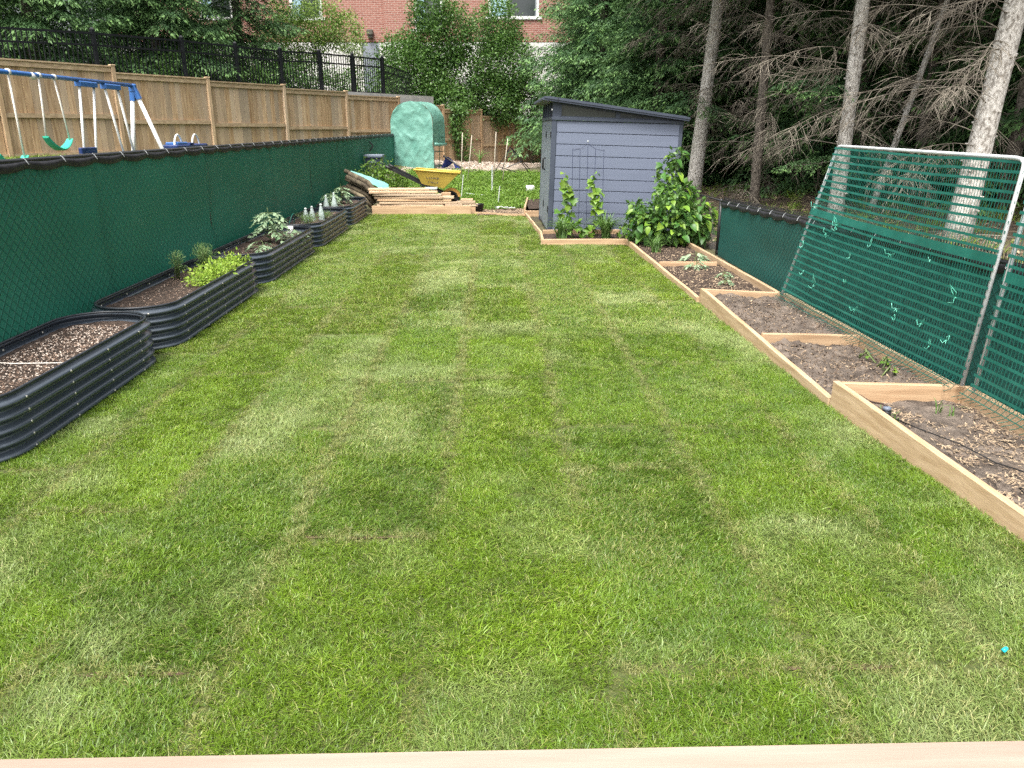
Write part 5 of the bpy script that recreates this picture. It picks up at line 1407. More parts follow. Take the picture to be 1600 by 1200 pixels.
def leaf_shrub(label, name, cat, blobs, n, seed, base, meshes, stems, sc=(0.75,1.25), mass=False):
    r = np.random.default_rng(seed); root = thing(name, label, cat, base)
    sm = MB(); tips = []
    for j in range(stems):
        b = blobs[j % len(blobs)]; v = unit(r.normal(size=3)); tip = Vector(b[:3]) + Vector(v*np.array(b[3:6])*0.8)
        mid = Vector(base).lerp(tip,0.55) + Vector((0,0,0.05)); sm.tube([Vector(base)+Vector((r.normal(0,.04),r.normal(0,.04),0)), mid, tip],[0.007,0.005,0.002],5)
    put('stems', sm.mesh('stems', M['stem'], True, False), root)
    vol = np.array([b[3]*b[4]*b[5] for b in blobs])**0.7; vol /= vol.sum()
    if mass:      # the smaller leaves inside
        N_ = 3400; bb = np.array(blobs)[r.choice(len(blobs), N_, p=vol)]; v = unit(r.normal(size=(N_,3))); c = bb[:,:3] + v*bb[:,3:6]*(r.random((N_,1))**0.4)*0.98
        d = unit(v + r.normal(0,0.6,(N_,3)) - np.array([0,0.2,0.4])); s_ = unit(np.cross(d, r.normal(size=(N_,3))+np.array([0,0,1.5]))); l = r.uniform(0.05,0.095,N_)
        V = diamonds(c, d, s_, l, l*0.62); o = put('inner_leaves', fast_mesh('inner_leaves', V, np.arange(len(V)).reshape(-1,4), None, M['bushleaf'], False, np.repeat(r.random(N_)*0.8,4)), root); o['kind'] = 'stuff'
    for k in range(n):
        b = blobs[int(r.choice(len(blobs), p=vol))]; v = unit(r.normal(size=3)); v[1] -= 0.35; v[2] += 0.15; v = unit(v); rad = r.uniform(0.55,1.05)
        p = np.array(b[:3]) + v*np.array(b[3:6])*rad
        a = math.atan2(v[1], v[0]) + r.normal(0,0.5)
        put('leaf', meshes[int(r.integers(0,len(meshes)))], root, p, (r.normal(0,0.35), 0.25+r.normal(0.15,0.3)-0.4*v[2]*0.5, a), r.uniform(*sc))
    return root
leaf_shrub('bright green big-leaved shrub climbing at the right end of the shed', 'leafy_shrub', 'shrub',
           [(2.42,10.80,0.38,0.46,0.38,0.36),(2.80,10.90,0.36,0.34,0.32,0.32),(2.12,10.90,0.30,0.28,0.27,0.26),(2.58,11.10,0.70,0.32,0.24,0.22),(2.48,11.25,0.95,0.17,0.14,0.22),(2.58,11.25,1.20,0.12,0.10,0.16),(2.0,11.05,0.52,0.10,0.10,0.14)],
           290, 521, (2.45,11.05,0.04), BIG, 30, (0.6,1.0), True)
leaf_shrub('low leafy seedling at the corner of the shed bed', 'seedling', 'seedling', [(1.92,11.45,0.14,0.13,0.12,0.13)], 40, 522, (1.92,11.45,0.05), [BIG[2], VINE[2]], 8, (0.45,0.8))
# herbs and vegetables in the metal beds
def sprig(name, label, cat, x, y, z, h, wd, n, l, m_, seed, group=None, fan=0.8):
    r = np.random.default_rng(seed); root = thing(name, label, cat, (x,y,z), group)
    sm = MB(); B, D = [], []
    ns = max(3, int(n/40))
    for j in range(ns):
        a = r.random()*6.283; tip = np.array([x+wd*math.cos(a)*r.uniform(0.2,1), y+wd*math.sin(a)*r.uniform(0.2,1), z+h*r.uniform(0.6,1.0)])
        base = np.array([x+r.normal(0,0.015), y+r.normal(0,0.015), z-0.01]); mid = (base+tip)/2 + np.array([0,0,0.12*h])
        sm.tube([base, mid, tip], [0.004,0.003,0.0015], 4)
        for q_ in range(int(n/ns)):
            t = r.uniform(0.35,1.0); p = base*(1-t)**2 + 2*mid*t*(1-t) + tip*t*t
            off = r.normal(0, wd*0.22*fan, 3); B.append(p+off*np.array([1,1,0.6])); D.append(unit(off + np.array([0,0,0.01])+r.normal(0,0.02,3)))
    B, D = np.array(B), np.array(D); k = len(B); ln = l*r.uniform(0.6,1.3,k); side = unit(np.cross(D, r.normal(size=(k,3))))
    V = diamonds(B, D, side, ln, ln*(0.16 if m_ == 'dill' else 0.5))
    put('foliage', fast_mesh('foliage', V, np.arange(len(V)).reshape(-1,4), None, M[m_], False, np.repeat(r.random(k),4)), root)
    put('stems', sm.mesh('stems', M['stem'], True, False), root); return root
sprig('dill_plant', 'thin grey green feathery dill at the back of the parsley bed', 'dill', -2.93, 7.15, 0.27, 0.26, 0.09, 420, 0.030, 'dill', 531, 'dill plants')
sprig('dill_plant', 'bushy green feathery dill behind the lime parsley', 'dill', -2.83, 7.55, 0.27, 0.26, 0.12, 900, 0.032, 'dill', 532, 'dill plants')
for j, (x, y, w_, h_) in enumerate(((-2.60,6.85,0.15,0.10),(-2.58,7.12,0.16,0.12),(-2.63,7.40,0.16,0.13),(-2.57,7.68,0.13,0.13))):
    sprig('parsley_plant', ['lime green parsley nearest the camera in its bed','second lime green parsley along the bed edge','third lime green parsley along the bed edge','lime green parsley nearest the tomato bed'][j], 'parsley', x, y, 0.265, h_, w_, 520, 0.032, 'lettuce', 540+j, 'lime green parsley plants', 1.3)
def tomato(label, x, y, z, h, seed, n=7, sc=1.0, group='tomato plants'):
    r = np.random.default_rng(seed); root = thing('tomato_plant', label, 'tomato', (x,y,z), group)
    st = [(x+0.02*math.sin(3*t), y, z+h*t) for t in np.linspace(0,1,7)]
    put('stem', MB().tube(st, [0.006,0.006,0.005,0.005,0.004,0.003,0.002], 5).mesh('stem', M['stem'], True), root)
    for k in range(n):                                     # compound leaves: a rib with paired leaflets
        t = 0.3+0.7*(k+0.5)/n; p = np.array(st[int(t*6)]); a = k*2.4+r.normal(0,0.3); L_ = (0.26-0.10*t)*sc*r.uniform(0.8,1.2)
        V, Q, A = [], [], []; rib = []
        for i in range(7):
            f = i/6; rib.append(p+np.array([math.cos(a)*L_*f, math.sin(a)*L_*f, L_*(0.35*f-0.75*f*f)]))
        for i in range(2,7):
            for sg in (-1,1):
                b = rib[i]; aa = a+sg*0.9 if i < 6 else a+sg*0.25; ll = 0.075*sc*r.uniform(0.7,1.2); d = np.array([math.cos(aa),math.sin(aa),-0.45+r.normal(0,.2)]); s_ = np.array([-math.sin(aa),math.cos(aa),r.normal(0,.3)])*ll*0.25
                q0 = len(V); V += [b, b+d*ll*0.45+s_, b+d*ll, b+d*ll*0.45-s_]; Q.append((q0,q0+1,q0+2,q0+3)); A += [r.random()]*4
        lf = put('leaf', fast_mesh('leaf', V, Q, None, M['tomato'], False, A), root)
        put('rib', MB().tube(rib, 0.002, 3).mesh('rib', M['stem'], False, False), lf)
    return root
tomato('tall sprawling greyish tomato plant in the third metal bed', -2.74, 9.55, 0.27, 0.42, 551, 26, 1.0)
tomato('small pale wilting seedling, front of the tomato bed', -2.66, 8.75, 0.265, 0.09, 552, 5, 0.8, 'seedlings in the tomato bed')
tomato('small pale wilting seedling, behind the front one in the tomato bed', -2.70, 9.05, 0.265, 0.10, 553, 5, 0.8, 'seedlings in the tomato bed')
tomato('low pale seedling below the tall tomato plant', -2.58, 9.95, 0.265, 0.13, 554, 6, 0.8, 'seedlings in the tomato bed')
sprig('carrot_tops', 'feathery pale green tops in the bottle cloche bed', 'carrot', -2.70, 11.45, 0.265, 0.16, 0.16, 600, 0.035, 'dill', 561)
sprig('carrot_tops', 'feathery green tops at the far end of the bottle cloche bed', 'carrot', -2.62, 12.15, 0.265, 0.12, 0.14, 400, 0.035, 'dill', 562)
tomato('greyish tomato plant at the near end of the farthest metal bed', -2.82, 13.75, 0.265, 0.30, 563, 16, 0.95)
tomato('greyish tomato plant at the far end of the farthest metal bed', -2.80, 14.55, 0.265, 0.36, 564, 18, 0.95)
for j, (x, y, h_) in enumerate(((-2.80,11.75,0.22),(-2.74,11.90,0.23),(-2.62,11.98,0.26),(-2.84,13.42,0.27),(-2.72,13.50,0.31))):
    b = thing('bottle_cloche', ['leftmost clear bottle cloche in the row of three','middle clear bottle cloche in the row of three','rightmost clear bottle cloche in the row of three','shorter clear cone cloche beside the far tomato plant','taller clear cone cloche beside the far tomato plant'][j], 'cloche', (x,y,0.26), 'clear plastic cloches')
    rb, rt = (0.045, 0.014) if j < 3 else (0.07, 0.012)
    prof = [(0, rb), (h_*0.45, rb*0.92 if j < 3 else rb*0.6), (h_*0.75, rb*0.55 if j < 3 else rb*0.34), (h_*0.92, rt), (h_, rt)]
    put('bottle', MB().tube([(x,y,0.255+z_) for z_, _ in prof], [r_ for _, r_ in prof], 12).mesh('bottle', M['clear'], True), b)
    put('neck_ring', MB().disc((x,y,0.255+h_*0.93),(0,0,1),rt*1.5,0.008,10).mesh('neck_ring', M['whiteplastic'], True), b)
tag(put('wire_hoop', MB().tube([(-2.86+0.17*math.sin(a_)*0.3, 11.05+0.15*math.cos(a_), 0.26+0.20*math.sin(a_)) for a_ in np.linspace(0,math.pi,15)], 0.005, 5).mesh('wire_hoop', M['net'], True)), 'thin green wire hoop beside the feathery tops', 'hoop')
tag(put('plant_pot', MB().tube([(-2.69,10.35,0.27),(-2.69,10.35,0.30),(-2.69,10.35,0.37),(-2.69,10.35,0.36)], [0.035,0.037,0.045,0.040], 12).mesh('plant_pot', M['whiteplastic'], True)), 'small white pot beside the tall tomato plant', 'pot')
tag(put('string_line', MB().tube([(-3.02,4.285,0.335),(-2.75,4.26,0.325),(-2.43,4.225,0.338)], 0.0035, 5).mesh('string_line', M['rope'], True)), 'thin pale string stretched across the nearest metal bed', 'string')
# right beds: seedlings, hose, sensor
for j, (x, y, s_) in enumerate(((2.35,8.9,1.0),(2.52,8.35,0.7),(2.42,7.95,0.6),(2.47,9.4,1.3))):
    tomato(['pale seedling at the divider of the dark soil bed','small pale seedling in the middle of the dark soil bed','small pale seedling nearest the clod bed','pale seedling under the leafy shrub'][j], x, y, 0.04, 0.10*s_, 570+j, 6, 0.75*s_, 'seedlings in the dark soil bed')
for j, (x, y) in enumerate(((2.62,5.15),(2.66,4.95),(2.60,4.75))):
    leaf_shrub(['yellow green seedling nearest the divider under the net','yellow green seedling in the middle under the net','yellow green seedling nearest the front board under the net'][j], 'seedling', 'seedling', [(x,y,0.085,0.035,0.035,0.03)], 5, 580+j, (x,y,0.05), [VINE[2]], 4, (0.3,0.5))
for j, (x, y) in enumerate(((2.55,4.05),(2.17,3.95),(2.70,3.05))):
    strap_clump('weed', ['dry weed in front of the cross board','yellow weed in the corner by the timer','small weed near the fence in the straw bed'][j], 'weed', x, y, 0.05, 12, 0.10, 0.008, 590+j)
hz = thing('drip_hose', 'black drip hose snaking over the straw covered soil', 'hose', (2.4,3.2,0.07))
put('hose', MB().tube([(2.20,3.95,0.075),(2.26,3.75,0.08),(2.36,3.55,0.078),(2.42,3.35,0.064),(2.52,3.2,0.062),(2.50,3.02,0.058),(2.36,3.08,0.060),(2.33,2.9,0.050)], 0.0035, 6).mesh('hose', M['hose'], True), hz)
tm_ = thing('hose_timer', 'small black hose timer hanging inside the nearest timber bed corner', 'timer', (2.16,3.98,0.1))
put('timer_body', MB().tube([(2.165,3.93,0.060),(2.165,3.93,0.070),(2.165,3.93,0.115),(2.165,3.93,0.120)], [0.020,0.024,0.024,0.018], 12).mesh('timer_body', M['hose'], True), tm_)
put('timer_cap', MB().tube([(2.165,3.93,0.1205),(2.165,3.93,0.138),(2.165,3.93,0.143)], [0.022,0.022,0.012], 12).mesh('timer_cap', M['binlid'], True), tm_)
put('tube', MB().tube([(2.075,4.20,0.145),(2.10,4.13,0.140),(2.125,4.06,0.128),(2.13,4.0,0.140),(2.15,3.95,0.15),(2.165,3.93,0.142)], 0.006, 6).mesh('tube', M['brownhose'], True), tm_)
tag(put('turquoise_cap', MB().tube([(1.60,2.0,0.030),(1.606,2.002,0.033),(1.616,2.006,0.037)], [0.007,0.0075,0.006], 10).mesh('bottle_cap', M['turq'], True)), 'tiny turquoise plastic cap lying in the near right grass', 'cap')

# ------------------------------------------------------------ lumber pile, wheelbarrow and the far corner
front = thing('lumber_plank', 'long tan board lying on edge along the far end of the lawn', 'plank', (-1.4,15.32,0))
put('board', MB().cbox(-2.36,-0.44,15.29,15.33,-0.03,0.165,0.004).mesh('board', M['plank_x']), front)
r = np.random.default_rng(77); lay = 0
stack = [(0.0,[(-2.28,-0.98,15.36,15.50,0.045),(-0.96,-0.62,15.37,15.52,0.05),(-2.3,-0.8,15.55,15.74,0.045),(-0.60,-0.30,15.38,15.55,0.045)]),
         (0.05,[(-2.24,-0.72,15.37,15.51,0.04),(-2.2,-0.9,15.56,15.72,0.042),(-0.70,-0.34,15.39,15.53,0.05)]),
         (0.10,[(-2.26,-0.82,15.36,15.50,0.04),(-2.3,-1.0,15.55,15.75,0.04),(-0.62,-0.38,15.40,15.56,0.04)]),
         (0.15,[(-2.34,-1.00,15.38,15.53,0.042),(-0.98,-0.76,15.38,15.50,0.05),(-2.25,-1.0,15.57,15.76,0.04)]),
         (0.20,[(-2.36,-1.02,15.36,15.52,0.042),(-2.30,-1.05,15.56,15.74,0.045)]),
         (0.25,[(-2.40,-1.08,15.40,15.58,0.045),(-2.2,-1.2,15.62,15.78,0.04)]),
         (0.30,[(-2.45,-1.25,15.45,15.66,0.04)])]
cnt = 0
for li, (dz, row) in enumerate(stack):
    for (a, b, c, d, h_) in row:
        cnt += 1
        z0 = 0.165 + dz if c < 15.54 else 0.135 + dz
        m_ = MB().cbox(-(b-a)/2,(b-a)/2,-(d-c)/2,(d-c)/2,0,h_-0.004,0.005).mesh('lumber_plank', M['lumber'])
        o = put('lumber_plank', m_, None, ((a+b)/2+r.normal(0,0.02),(c+d)/2+r.normal(0,0.018),z0-0.02), (0,r.normal(0,0.004),r.normal(0,0.025)))
        tag(o, ('long ' if b-a > 0.8 else 'short ') + ('front' if c < 15.54 else 'rear') + ' plank in the ' + ['lowest','second lowest','third','fourth','fifth','second highest','top'][li] + ' layer of the lumber pile' + ('' if b-a > 0.8 or a < -0.9 else ', at its shed end'), 'plank', 'planks stacked in the lumber pile')
for (a, b, y_, z_) in ((-2.2,-0.9,15.45,0.0),(-2.25,-0.7,15.65,0.0),(-0.9,-0.35,15.47,0.0)):   # the bearers below
    o = put('lumber_plank', MB().cbox(a,b,y_-0.07,y_+0.07,0.0,0.135,0.004).mesh('lumber_plank', M['plank_x'])); tag(o, {15.45:'long front', 15.65:'long rear', 15.47:'short'}[y_] + ' timber bearer under the lumber pile', 'plank', 'planks stacked in the lumber pile')
tag(put('foam_board', MB().cbox(-1.34,-1.10,15.48,15.70,0.462,0.492,0.004).mesh('foam_board', M['plasticsheet'])), 'pale grey foam board scrap lying on top of the lumber', 'board')
tag(put('lumber_offcut', MB().cbox(-1.02,-0.84,15.56,15.70,0.33,0.39,0.004).mesh('lumber_offcut', M['plank_x']), ), 'short pinkish timber offcut on top of the lumber pile', 'offcut')
# old posts in front of the green fence
for j in range(7):
    x0_, z0_ = -2.97+0.05*(j%3), 0.30+0.055*j; L_ = 0.75
    y0_ = 15.75+0.07*(j%4)
    o = put('old_post', MB().tube([(x0_,y0_+0.12,z0_+0.16),(x0_+0.38,y0_-0.02,z0_-0.0),(x0_+L_*0.72,y0_-0.03,z0_-0.20)], [0.04+0.006*(j%3)]*3, 8).mesh('old_post', M['oldlog'], True))
    tag(o, ['lowest','second lowest','third lowest','middle','third highest','second highest','topmost'][j] + ' dark weathered round post in the slanting heap beside the lumber', 'post', 'old round posts heaped by the green fence')
o = put('post_rack', MB().box(-3.02,-2.96,15.70,16.05,0.0,0.50).mesh('post_rack', M['oldlog'])); tag(o, 'dark block propping up the heap of old round posts', 'block')
rows = []
for i in range(12):
    t = i/11; row = []
    for j in range(7):
        f = j/6; wd = 0.07+0.26*t
        row.append((-2.86+0.74*t+0.06*f*t, 16.06-(0.05+0.16*t)*f, 0.79-0.24*t-0.05*t*t - (0.03+0.17*t)*f + 0.045*t*float(vnoise(i*1.3, j*1.7))))
    rows.append(row)
tag(put('folded_tarp', MB().grid(rows).mesh('folded_tarp', M['tarp2'], True, False)), 'folded aqua tarp sheet draped from the post heap onto the lumber', 'tarp')
# wheelbarrow
Wb = thing('wheelbarrow', 'yellow tray wheelbarrow parked behind the lumber pile, nose to the shed', 'wheelbarrow', (-1.2,16.6,0.02))
def ring4(x0_, x1_, yh, za, zb_): return [(x0_,16.6-yh,za),(x1_,16.6-yh*0.92,zb_),(x1_,16.6+yh*0.92,zb_),(x0_,16.6+yh,za)]
def tray(rings):
    m_ = MB(); vs = [p for r_ in rings for p in r_]; n_ = 4; fs = []
    for i in range(len(rings)-1):
        for k in range(n_): fs.append((i*n_+k, i*n_+(k+1)%n_, i*n_+n_+(k+1)%n_, i*n_+n_+k))
    fs.append(tuple(range((len(rings)-1)*n_, len(rings)*n_))); return m_.add(vs, fs)
ty = put('tray', tray([ring4(-1.60,-0.70,0.33,0.785,0.715), ring4(-1.47,-1.03,0.22,0.50,0.41), ring4(-1.46,-1.04,0.21,0.51,0.42), ring4(-1.58,-0.73,0.315,0.78,0.71)][:2]).mesh('tray', M['yellow']), Wb)
lipp = ring4(-1.615,-0.685,0.34,0.79,0.72)
put('rim', MB().tube(lipp, 0.020, 6, True).mesh('rim', M['yellow'], True), ty)
for sg in (-1,1):
    put('handle_rail', MB().beam((-2.10,16.6+sg*0.27,0.815),(-1.45,16.6+sg*0.20,0.49),0.045,0.05).beam((-1.45,16.6+sg*0.20,0.49),(-0.72,16.6+sg*0.09,0.165),0.045,0.05).mesh('handle_rail', M['black']), Wb)
    put('grip', MB().tube([(-2.20,16.6+sg*0.28,0.865),(-2.06,16.6+sg*0.268,0.795)], 0.027, 8).mesh('grip', M['hose'], True), Wb)
    put('leg', MB().tube([(-1.50,16.6+sg*0.20,0.48),(-1.46,16.6+sg*0.22,0.05),(-1.36,16.6+sg*0.22,0.05),(-1.22,16.6+sg*0.16,0.38)], 0.016, 6).mesh('leg', M['black'], True), Wb)
ww = put('wheel', MB().tube([(-0.885+0.135*math.cos(a_),16.6,0.205+0.135*math.sin(a_)) for a_ in np.linspace(0,2*math.pi,21)[:-1]], 0.045, 8, True).mesh('wheel', M['hose'], True), Wb)
put('rim', MB().disc((-0.885,16.6,0.205),(0,1,0),0.10,0.05,16).mesh('rim', M['black'], True), ww)
rows = [[(-0.885+0.205*math.cos(a_), 16.6+f_, 0.205+0.205*math.sin(a_)) for a_ in np.linspace(R(20),R(150),14)] for f_ in (-0.06,0.06)]
rows2 = [[(-0.885+q_*math.cos(a_), 16.54, 0.205+q_*math.sin(a_)) for a_ in np.linspace(R(10),R(160),16)] for q_ in (0.15,0.208)]
put('mudguard', MB().grid(rows).grid(rows2).mesh('mudguard', M['orange'], True, False), Wb)
def letters(txt, size, loc, rot, parent, m_):
    cu = bpy.data.curves.new('lettering', 'FONT'); cu.body = txt; cu.size = size; cu.align_x = 'CENTER'; cu.extrude = 0.0015
    tmp = bpy.data.objects.new('lettering', cu); me = bpy.data.meshes.new_from_object(tmp); bpy.data.objects.remove(tmp)
    me.materials.append(m_); return put('lettering', me, parent, loc, rot)
ly = lambda z: 16.6 - (0.22 + (0.33-0.22)*(z-0.455)/0.295) - 0.006
letters('CEDAR', 0.085, (-1.245, ly(0.625), 0.61), (R(90-20), R(6), 0), ty, M['print'])
letters('MILLS', 0.085, (-1.24, ly(0.545), 0.525), (R(90-20), R(6), 0), ty, M['print'])
# greenhouse
GH = thing('mini_greenhouse', 'arched walk-in greenhouse in wrinkled mint green cover', 'greenhouse', (-2.17,23.6,0.5))
def arch(w_, h_, n_=22):
    pts = [(-w_/2, 0.0), (-w_/2, h_*0.35), (-w_/2, h_*0.62)]
    for a_ in np.linspace(math.pi, 0, n_): pts.append((w_/2*math.cos(a_), h_*0.68 + h_*0.32*math.sin(a_)))
    return pts + [(w_/2, h_*0.62), (w_/2, h_*0.35), (w_/2, 0.0)]
ar = arch(1.32, 1.82)
rowsg = []
for i in range(7):                                     # side and top skin
    yy = -0.42 + 0.84*i/6
    rowsg.append([(p[0]*(1+0.02*(vnoise(j*.6,i*.9)-.5)), yy, p[1]*(1+0.015*(vnoise(j*.5+9,i*.8)-.5))) for j, p in enumerate(ar)])
open_side = [r_[:-1] for r_ in rowsg]
def rt(v): return v
c_ = put('cover', MB().grid(open_side).mesh('cover', M['tarp'], True, False), GH, (-2.17,23.6,0.5))
fv, ff = [], []                                       # front sheet, slightly bellied and creased
N1, N2 = 34, 46
for i in range(N2+1):
    z_ = 1.82*i/N2
    hw = 0.66 if z_ < 1.82*0.68 else 0.66*math.sqrt(max(0.0, 1-((z_-1.82*0.68)/(1.82*0.32))**2))
    for j in range(N1+1):
        x_ = -hw + 2*hw*j/N1
        cre = 0.022*(1-abs(2*float(vnoise(x_*2.6+z_*1.1, z_*1.6-x_*0.9))-1))**3 + 0.030*(1-abs(2*float(vnoise(x_*5-z_*3.2+7, z_*2+x_*3))-1))**6 + 0.02*float(vnoise(x_*7, z_*6))
        fv.append((x_*1.002, -0.425-cre, z_*1.003))
for i in range(N2):
    for j in range(N1): a_ = i*(N1+1)+j; ff.append((a_,a_+1,a_+N1+2,a_+N1+1))
put('front_flap', MB().add(fv, ff).mesh('front_flap', M['tarp'], True, False), GH, (-2.17,23.6,0.5))
put('rolled_door', MB().tube([(0.69,-0.38,0.66),(0.70,0.0,0.64),(0.69,0.40,0.65)], 0.045, 8).mesh('rolled_door', M['tarp'], True), GH, (-2.17,23.6,0.5))
fm = MB()
for yy in (-0.40,0.0,0.40):
    fm.tube([(0.655,yy,0),(0.655,yy,1.2)], 0.010, 6)
for z_ in (0.05,0.45,0.85): fm.tube([(0.655,-0.40,z_),(0.655,0.40,z_)], 0.008, 5); fm.tube([(-0.6,0.40,z_),(0.655,0.40,z_)], 0.008, 5)
put('frame', fm.mesh('frame', M['net'], True), GH, (-2.17,23.6,0.5))
GH.rotation_euler = (0,0,R(-20))
# storage tote, shrubs, bits
tb = thing('storage_tote', 'slate blue storage tote with grey lid in front of the green fence', 'tote', (-2.88,19.5,0.3))
zt0 = T3(-2.88,19.5)
put('tub', MB().add([(-3.04,19.38,zt0),(-2.72,19.38,zt0),(-2.72,19.62,zt0),(-3.04,19.62,zt0),(-3.08,19.33,0.93),(-2.68,19.33,0.93),(-2.68,19.67,0.93),(-3.08,19.67,0.93)], [(3,2,1,0),(0,1,5,4),(1,2,6,5),(2,3,7,6),(3,0,4,7),(4,5,6,7)]).mesh('tub', M['bin']), tb)
put('lid', MB().cbox(-3.11,-2.65,19.30,19.70,0.932,0.995,0.02).mesh('lid', M['binlid']), tb)
put('handle', MB().cbox(-2.95,-2.81,19.31,19.335,0.80,0.86,0.006).mesh('handle', M['binlid']), tb)
tag(put('hook_bracket', MB().beam((-3.10,20.3,1.05),(-3.02,20.3,1.18),0.03,0.03).beam((-3.02,20.3,1.18),(-3.10,20.3,1.28),0.03,0.03).mesh('hook_bracket', M['black'])), 'small black bracket hung on the green fence above the tote', 'bracket')
leafy('blueberry_bush', 'light green leafy bush in front of the storage tote', 'bush', [(-2.58,17.5,0.55,0.30,0.25,0.25),(-2.75,17.5,0.45,0.22,0.2,0.2),(-2.40,17.5,0.68,0.16,0.15,0.18),(-2.58,17.5,0.82,0.13,0.12,0.12)], 1500, 0.060, M['weed'], 601, (-2.58,17.5,0.05), 14, 'berry bushes by the wheelbarrow', 'foliage')
leafy('blueberry_bush', 'light green leafy bush next to the wheelbarrow handles', 'bush', [(-2.12,17.3,0.45,0.24,0.2,0.22),(-1.98,17.3,0.52,0.16,0.15,0.18),(-2.25,17.3,0.40,0.2,0.15,0.15)], 1100, 0.060, M['weed'], 602, (-2.1,17.3,0.05), 12, 'berry bushes by the wheelbarrow', 'foliage')
for j, (x, y, a_, s_) in enumerate(((-1.85,16.95,0.3,0.2),(-1.65,17.1,1.1,0.24),(-1.72,16.85,0.7,0.17),(-1.55,16.95,2.0,0.18),(-1.95,17.1,1.5,0.2))):
    q_ = MB(); n_ = 9
    ring = lambda z_, k_: [(s_*k_*(0.8+0.35*vnoise(i*1.3+j*5, z_*9))*math.cos(6.283*i/n_), s_*k_*(0.7+0.35*vnoise(i*1.7+j*3, 4))*math.sin(6.283*i/n_), z_) for i in range(n_)]
    rs = [ring(0,1.0), ring(s_*0.5,1.05), ring(s_*0.9,0.7), ring(s_*1.0,0.25)]
    q_.grid([r_+[r_[0]] for r_ in rs]); q_.add(rs[-1], [tuple(range(n_))])
    o = put('rock', q_.mesh('rock', M['stone'], True), None, (x,y,0.03), (0,0,a_)); tag(o, ['leftmost but one','largest','small front','rightmost','leftmost'][j] + ' pale rock lying under the wheelbarrow handles', 'rock', 'pale rocks under the wheelbarrow')
tag(put('plastic_sheet', MB().grid([[(-0.62+0.42*i/9, 16.05+0.14*j/3, 0.05+0.13*math.sin(math.pi*min(1,i/6))*(1-0.25*j/3)+0.015*vnoise(i*1.3,j*2)) for j in range(4)] for i in range(10)]).mesh('plastic_sheet', M['plasticsheet'], True, False)), 'milky arched plastic sheet on the weeds by the wheelbarrow wheel', 'plastic')
tag(put('plastic_sheet', MB().grid([[(0.02+0.42*i/11, 15.95-0.22*i/11+0.16*j/3, 0.05+0.05*vnoise(i*1.1,j*1.9)) for j in range(4)] for i in range(12)]).mesh('plastic_sheet', M['plasticsheet'], True, False)), 'crumpled white plastic sheet beside the bark path', 'plastic')
pt_ = put('plant_pot', MB().tube([(-0.30,15.50,0.02),(-0.30,15.50,0.16),(-0.30,15.50,0.17),(-0.30,15.50,0.185)], [0.085,0.11,0.118,0.118], 16).mesh('plant_pot', M['black'], True)); tag(pt_, 'black plastic pot at the end of the lumber pile', 'pot')
for j, (x, y, dx, h_) in enumerate(((-0.82,20.0,0.07,0.98),(-0.66,20.0,0.14,0.92),(0.0,20.0,0.08,1.0),(0.22,20.0,0.15,0.85))):
    zz = T3(x,y); tag(put('garden_stake', MB().tube([(x,y,zz-0.05),(x+dx*0.5,y,zz+h_*0.55),(x+dx,y,zz+h_+0.22)], 0.011, 6).mesh('garden_stake', M['bamboo'], True)),
        ['leftmost upright grey cane in the weedy patch','leaning grey cane second from the wheelbarrow','tall upright cane in the middle of the weedy patch','leaning cane nearest the shed in the weedy patch'][j], 'cane', 'canes in the weedy patch')
tc = thing('tomato_cage', 'thin white metal stake frame standing in the weeds', 'stake', (0.0,18.2,0.1))
put('upright', MB().tube([(-0.03,18.6,0.12),(-0.02,18.6,0.78)], 0.014, 6).mesh('upright', M['galv']), tc)
put('upright', MB().tube([(0.10,16.9,0.02),(0.14,16.9,0.42)], 0.010, 6).mesh('upright', M['galv']), tc)
put('upright', MB().tube([(-0.72,17.6,0.05),(-0.66,17.6,0.62)], 0.010, 6).mesh('upright', M['galv']), tc)
tag(put('pipe', MB().tube([(-0.62,18.3,0.16),(0.0-0.16,18.1,0.13)], 0.014, 6).mesh('pipe', M['galv'])), 'pale pipe lying across the weeds', 'pipe')
ob = thing('collapsed_obelisk', 'black metal garden obelisk leaning over in the weeds by the shed', 'obelisk', (0.55,21.3,0.42))
for (a_, b_) in (((0.45,21.3,1.12),(0.20,21.2,0.45)),((0.45,21.3,1.12),(0.92,21.2,0.52)),((0.50,21.35,1.08),(0.98,21.4,0.55)),((0.45,21.3,1.10),(0.05,21.4,0.50)),((0.15,21.3,0.62),(0.80,21.3,0.42)),((0.92,21.2,0.52),(0.98,21.25,0.28))):
    put('rod', MB().tube([a_, b_], 0.012, 5).mesh('rod', M['blackmetal']), ob)
for j, t_ in enumerate((0.35,0.7)):
    put('ring', MB().tube([(0.45+0.30*t_*math.cos(q_)+0.18*t_, 21.3+0.1*math.sin(q_), 1.1-0.6*t_+0.12*t_*math.cos(q_)) for q_ in np.linspace(0,6.283,13)[:-1]], 0.007, 5, True).mesh('ring', M['blackmetal']), ob)
tag(put('plank', MB().cbox(0.30,0.78,18.3,18.42,0.10,0.15,0.004).mesh('plank', M['plank_x'])), 'short grey plank lying in the weeds by the shed', 'plank')
tag(put('white_block', MB().cbox(0.78,0.98,18.7,18.95,0.14,0.30,0.02).mesh('white_block', M['whiteplastic'])), 'white block lying in the weeds near the shed', 'block')
cl_ = thing('blue_cart', 'dark blue bundle with black pole beside the greenhouse', 'bundle', (-1.2,23.0,0.5))
put('cloth', MB().grid([[(-1.50+0.42*i/7+0.05*j, 22.9+0.1*j, 0.48+0.32*math.sin(math.pi*i/7)*(1-0.2*j)+0.04*vnoise(i*1.4,j*2.2)) for j in range(4)] for i in range(8)]).mesh('cloth', M['bluecloth'], True, False), cl_)
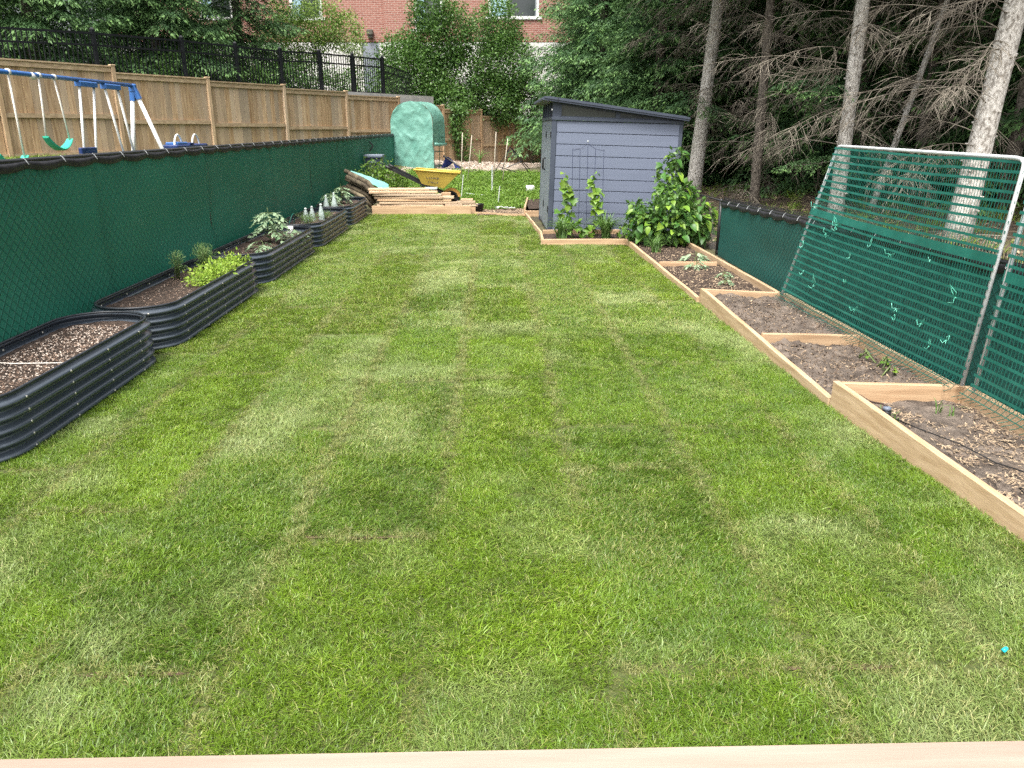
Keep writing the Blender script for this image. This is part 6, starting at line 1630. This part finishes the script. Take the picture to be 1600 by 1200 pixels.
put('pole', MB().tube([(-1.42,22.85,0.85),(-0.95,22.8,0.55),(-0.88,22.8,0.50)], [0.025,0.025,0.05], 8).mesh('pole', M['black'], True), cl_)
strap_clump('yucca', 'small yellow green spiky plant on the gravel by the cedar fence', 'plant', -0.45, 26.5, T3(-0.45,26.5), 26, 0.55, 0.03, 620)
tag(put('scrap_wood', MB().box(-2.9,-2.72,24.9,25.1,1.45,1.62).mesh('scrap_wood', M['concrete'])), 'small pale block standing behind the far end of the green fence', 'block')

# stones on the gravel bank and dry litter on the wood floor
n_ = 900; x = rng.uniform(-2.2,2.6,n_); y = rng.uniform(22.5,33,n_); d_ = (x-F0[0])*FN[0]+(y-F0[1])*FN[1]; ok = (d_ < -0.1) & (d_ > -4.8)
gv = flecks('gravel', 0,1,0,1, lambda a, b: a*0, int(ok.sum()), 0.05, 0.12, M['perlite'], 88, 1.0, 0.7, 0.3)
co = np.zeros(len(gv.vertices)*3, np.float32); gv.vertices.foreach_get('co', co); co = co.reshape(-1,5,3); ctr = co[:, :4].mean(1, keepdims=True)
co = co - ctr + np.stack([x[ok], y[ok], terrain(x[ok], y[ok])+0.01], -1)[:,None,:]; gv.vertices.foreach_set('co', co.astype(np.float32).ravel())
tag(put('gravel', gv), 'pinkish gravel bank at the foot of the cedar fence', 'gravel', kind='stuff')
def reg_wood(n):
    x = rng.uniform(3.15, 12, n); y = rng.uniform(4, 24, n); return x, y
x, y = reg_wood(5200)
m_ = MB(); rr = np.random.default_rng(91)
tw = flecks('twig_litter', 0,1,0,1, lambda a, b: a*0, len(x), 0.03, 0.07, M['straw'], 92, 3.2, 0.55, 0.25)
co = np.zeros(len(tw.vertices)*3, np.float32); tw.vertices.foreach_get('co', co); co = co.reshape(-1,5,3); ctr = co[:, :4].mean(1, keepdims=True)
co = (co - ctr)*np.array([1,1,0.6]) + np.stack([x, y, terrain(x, y)+0.01], -1)[:,None,:]; tw.vertices.foreach_set('co', co.astype(np.float32).ravel())
tag(put('twig_litter', tw), 'dry twigs and needles littering the floor of the spruce wood', 'litter', kind='stuff')
patch('grass', 500, lambda n: (rng.uniform(3.2, 9, n), rng.uniform(5, 20, n)), [tuft_mesh('tuft', 18, 0.10, 0.14, 0.006, 1.2, M['grass'], 95, 2)], 'sparse grass blades on the floor of the spruce wood', 'grass', (0.7,1.6))

for j in range(26):                                     # fallen limbs on the wood floor
    x, y = rng.uniform(3.6, 8.5), rng.uniform(6.5, 19)
    o = put('fallen_branch', DEAD[j % 6], None, (x, y, T3(x, y) + rng.uniform(0.05, 0.25)), (rng.uniform(-0.4, 0.4), rng.uniform(-0.1, 0.25), rng.random()*6.283), rng.uniform(0.6, 1.0))
    tag(o, 'dead grey branch lying on the floor of the spruce wood', 'branch', 'fallen branches in the spruce wood')
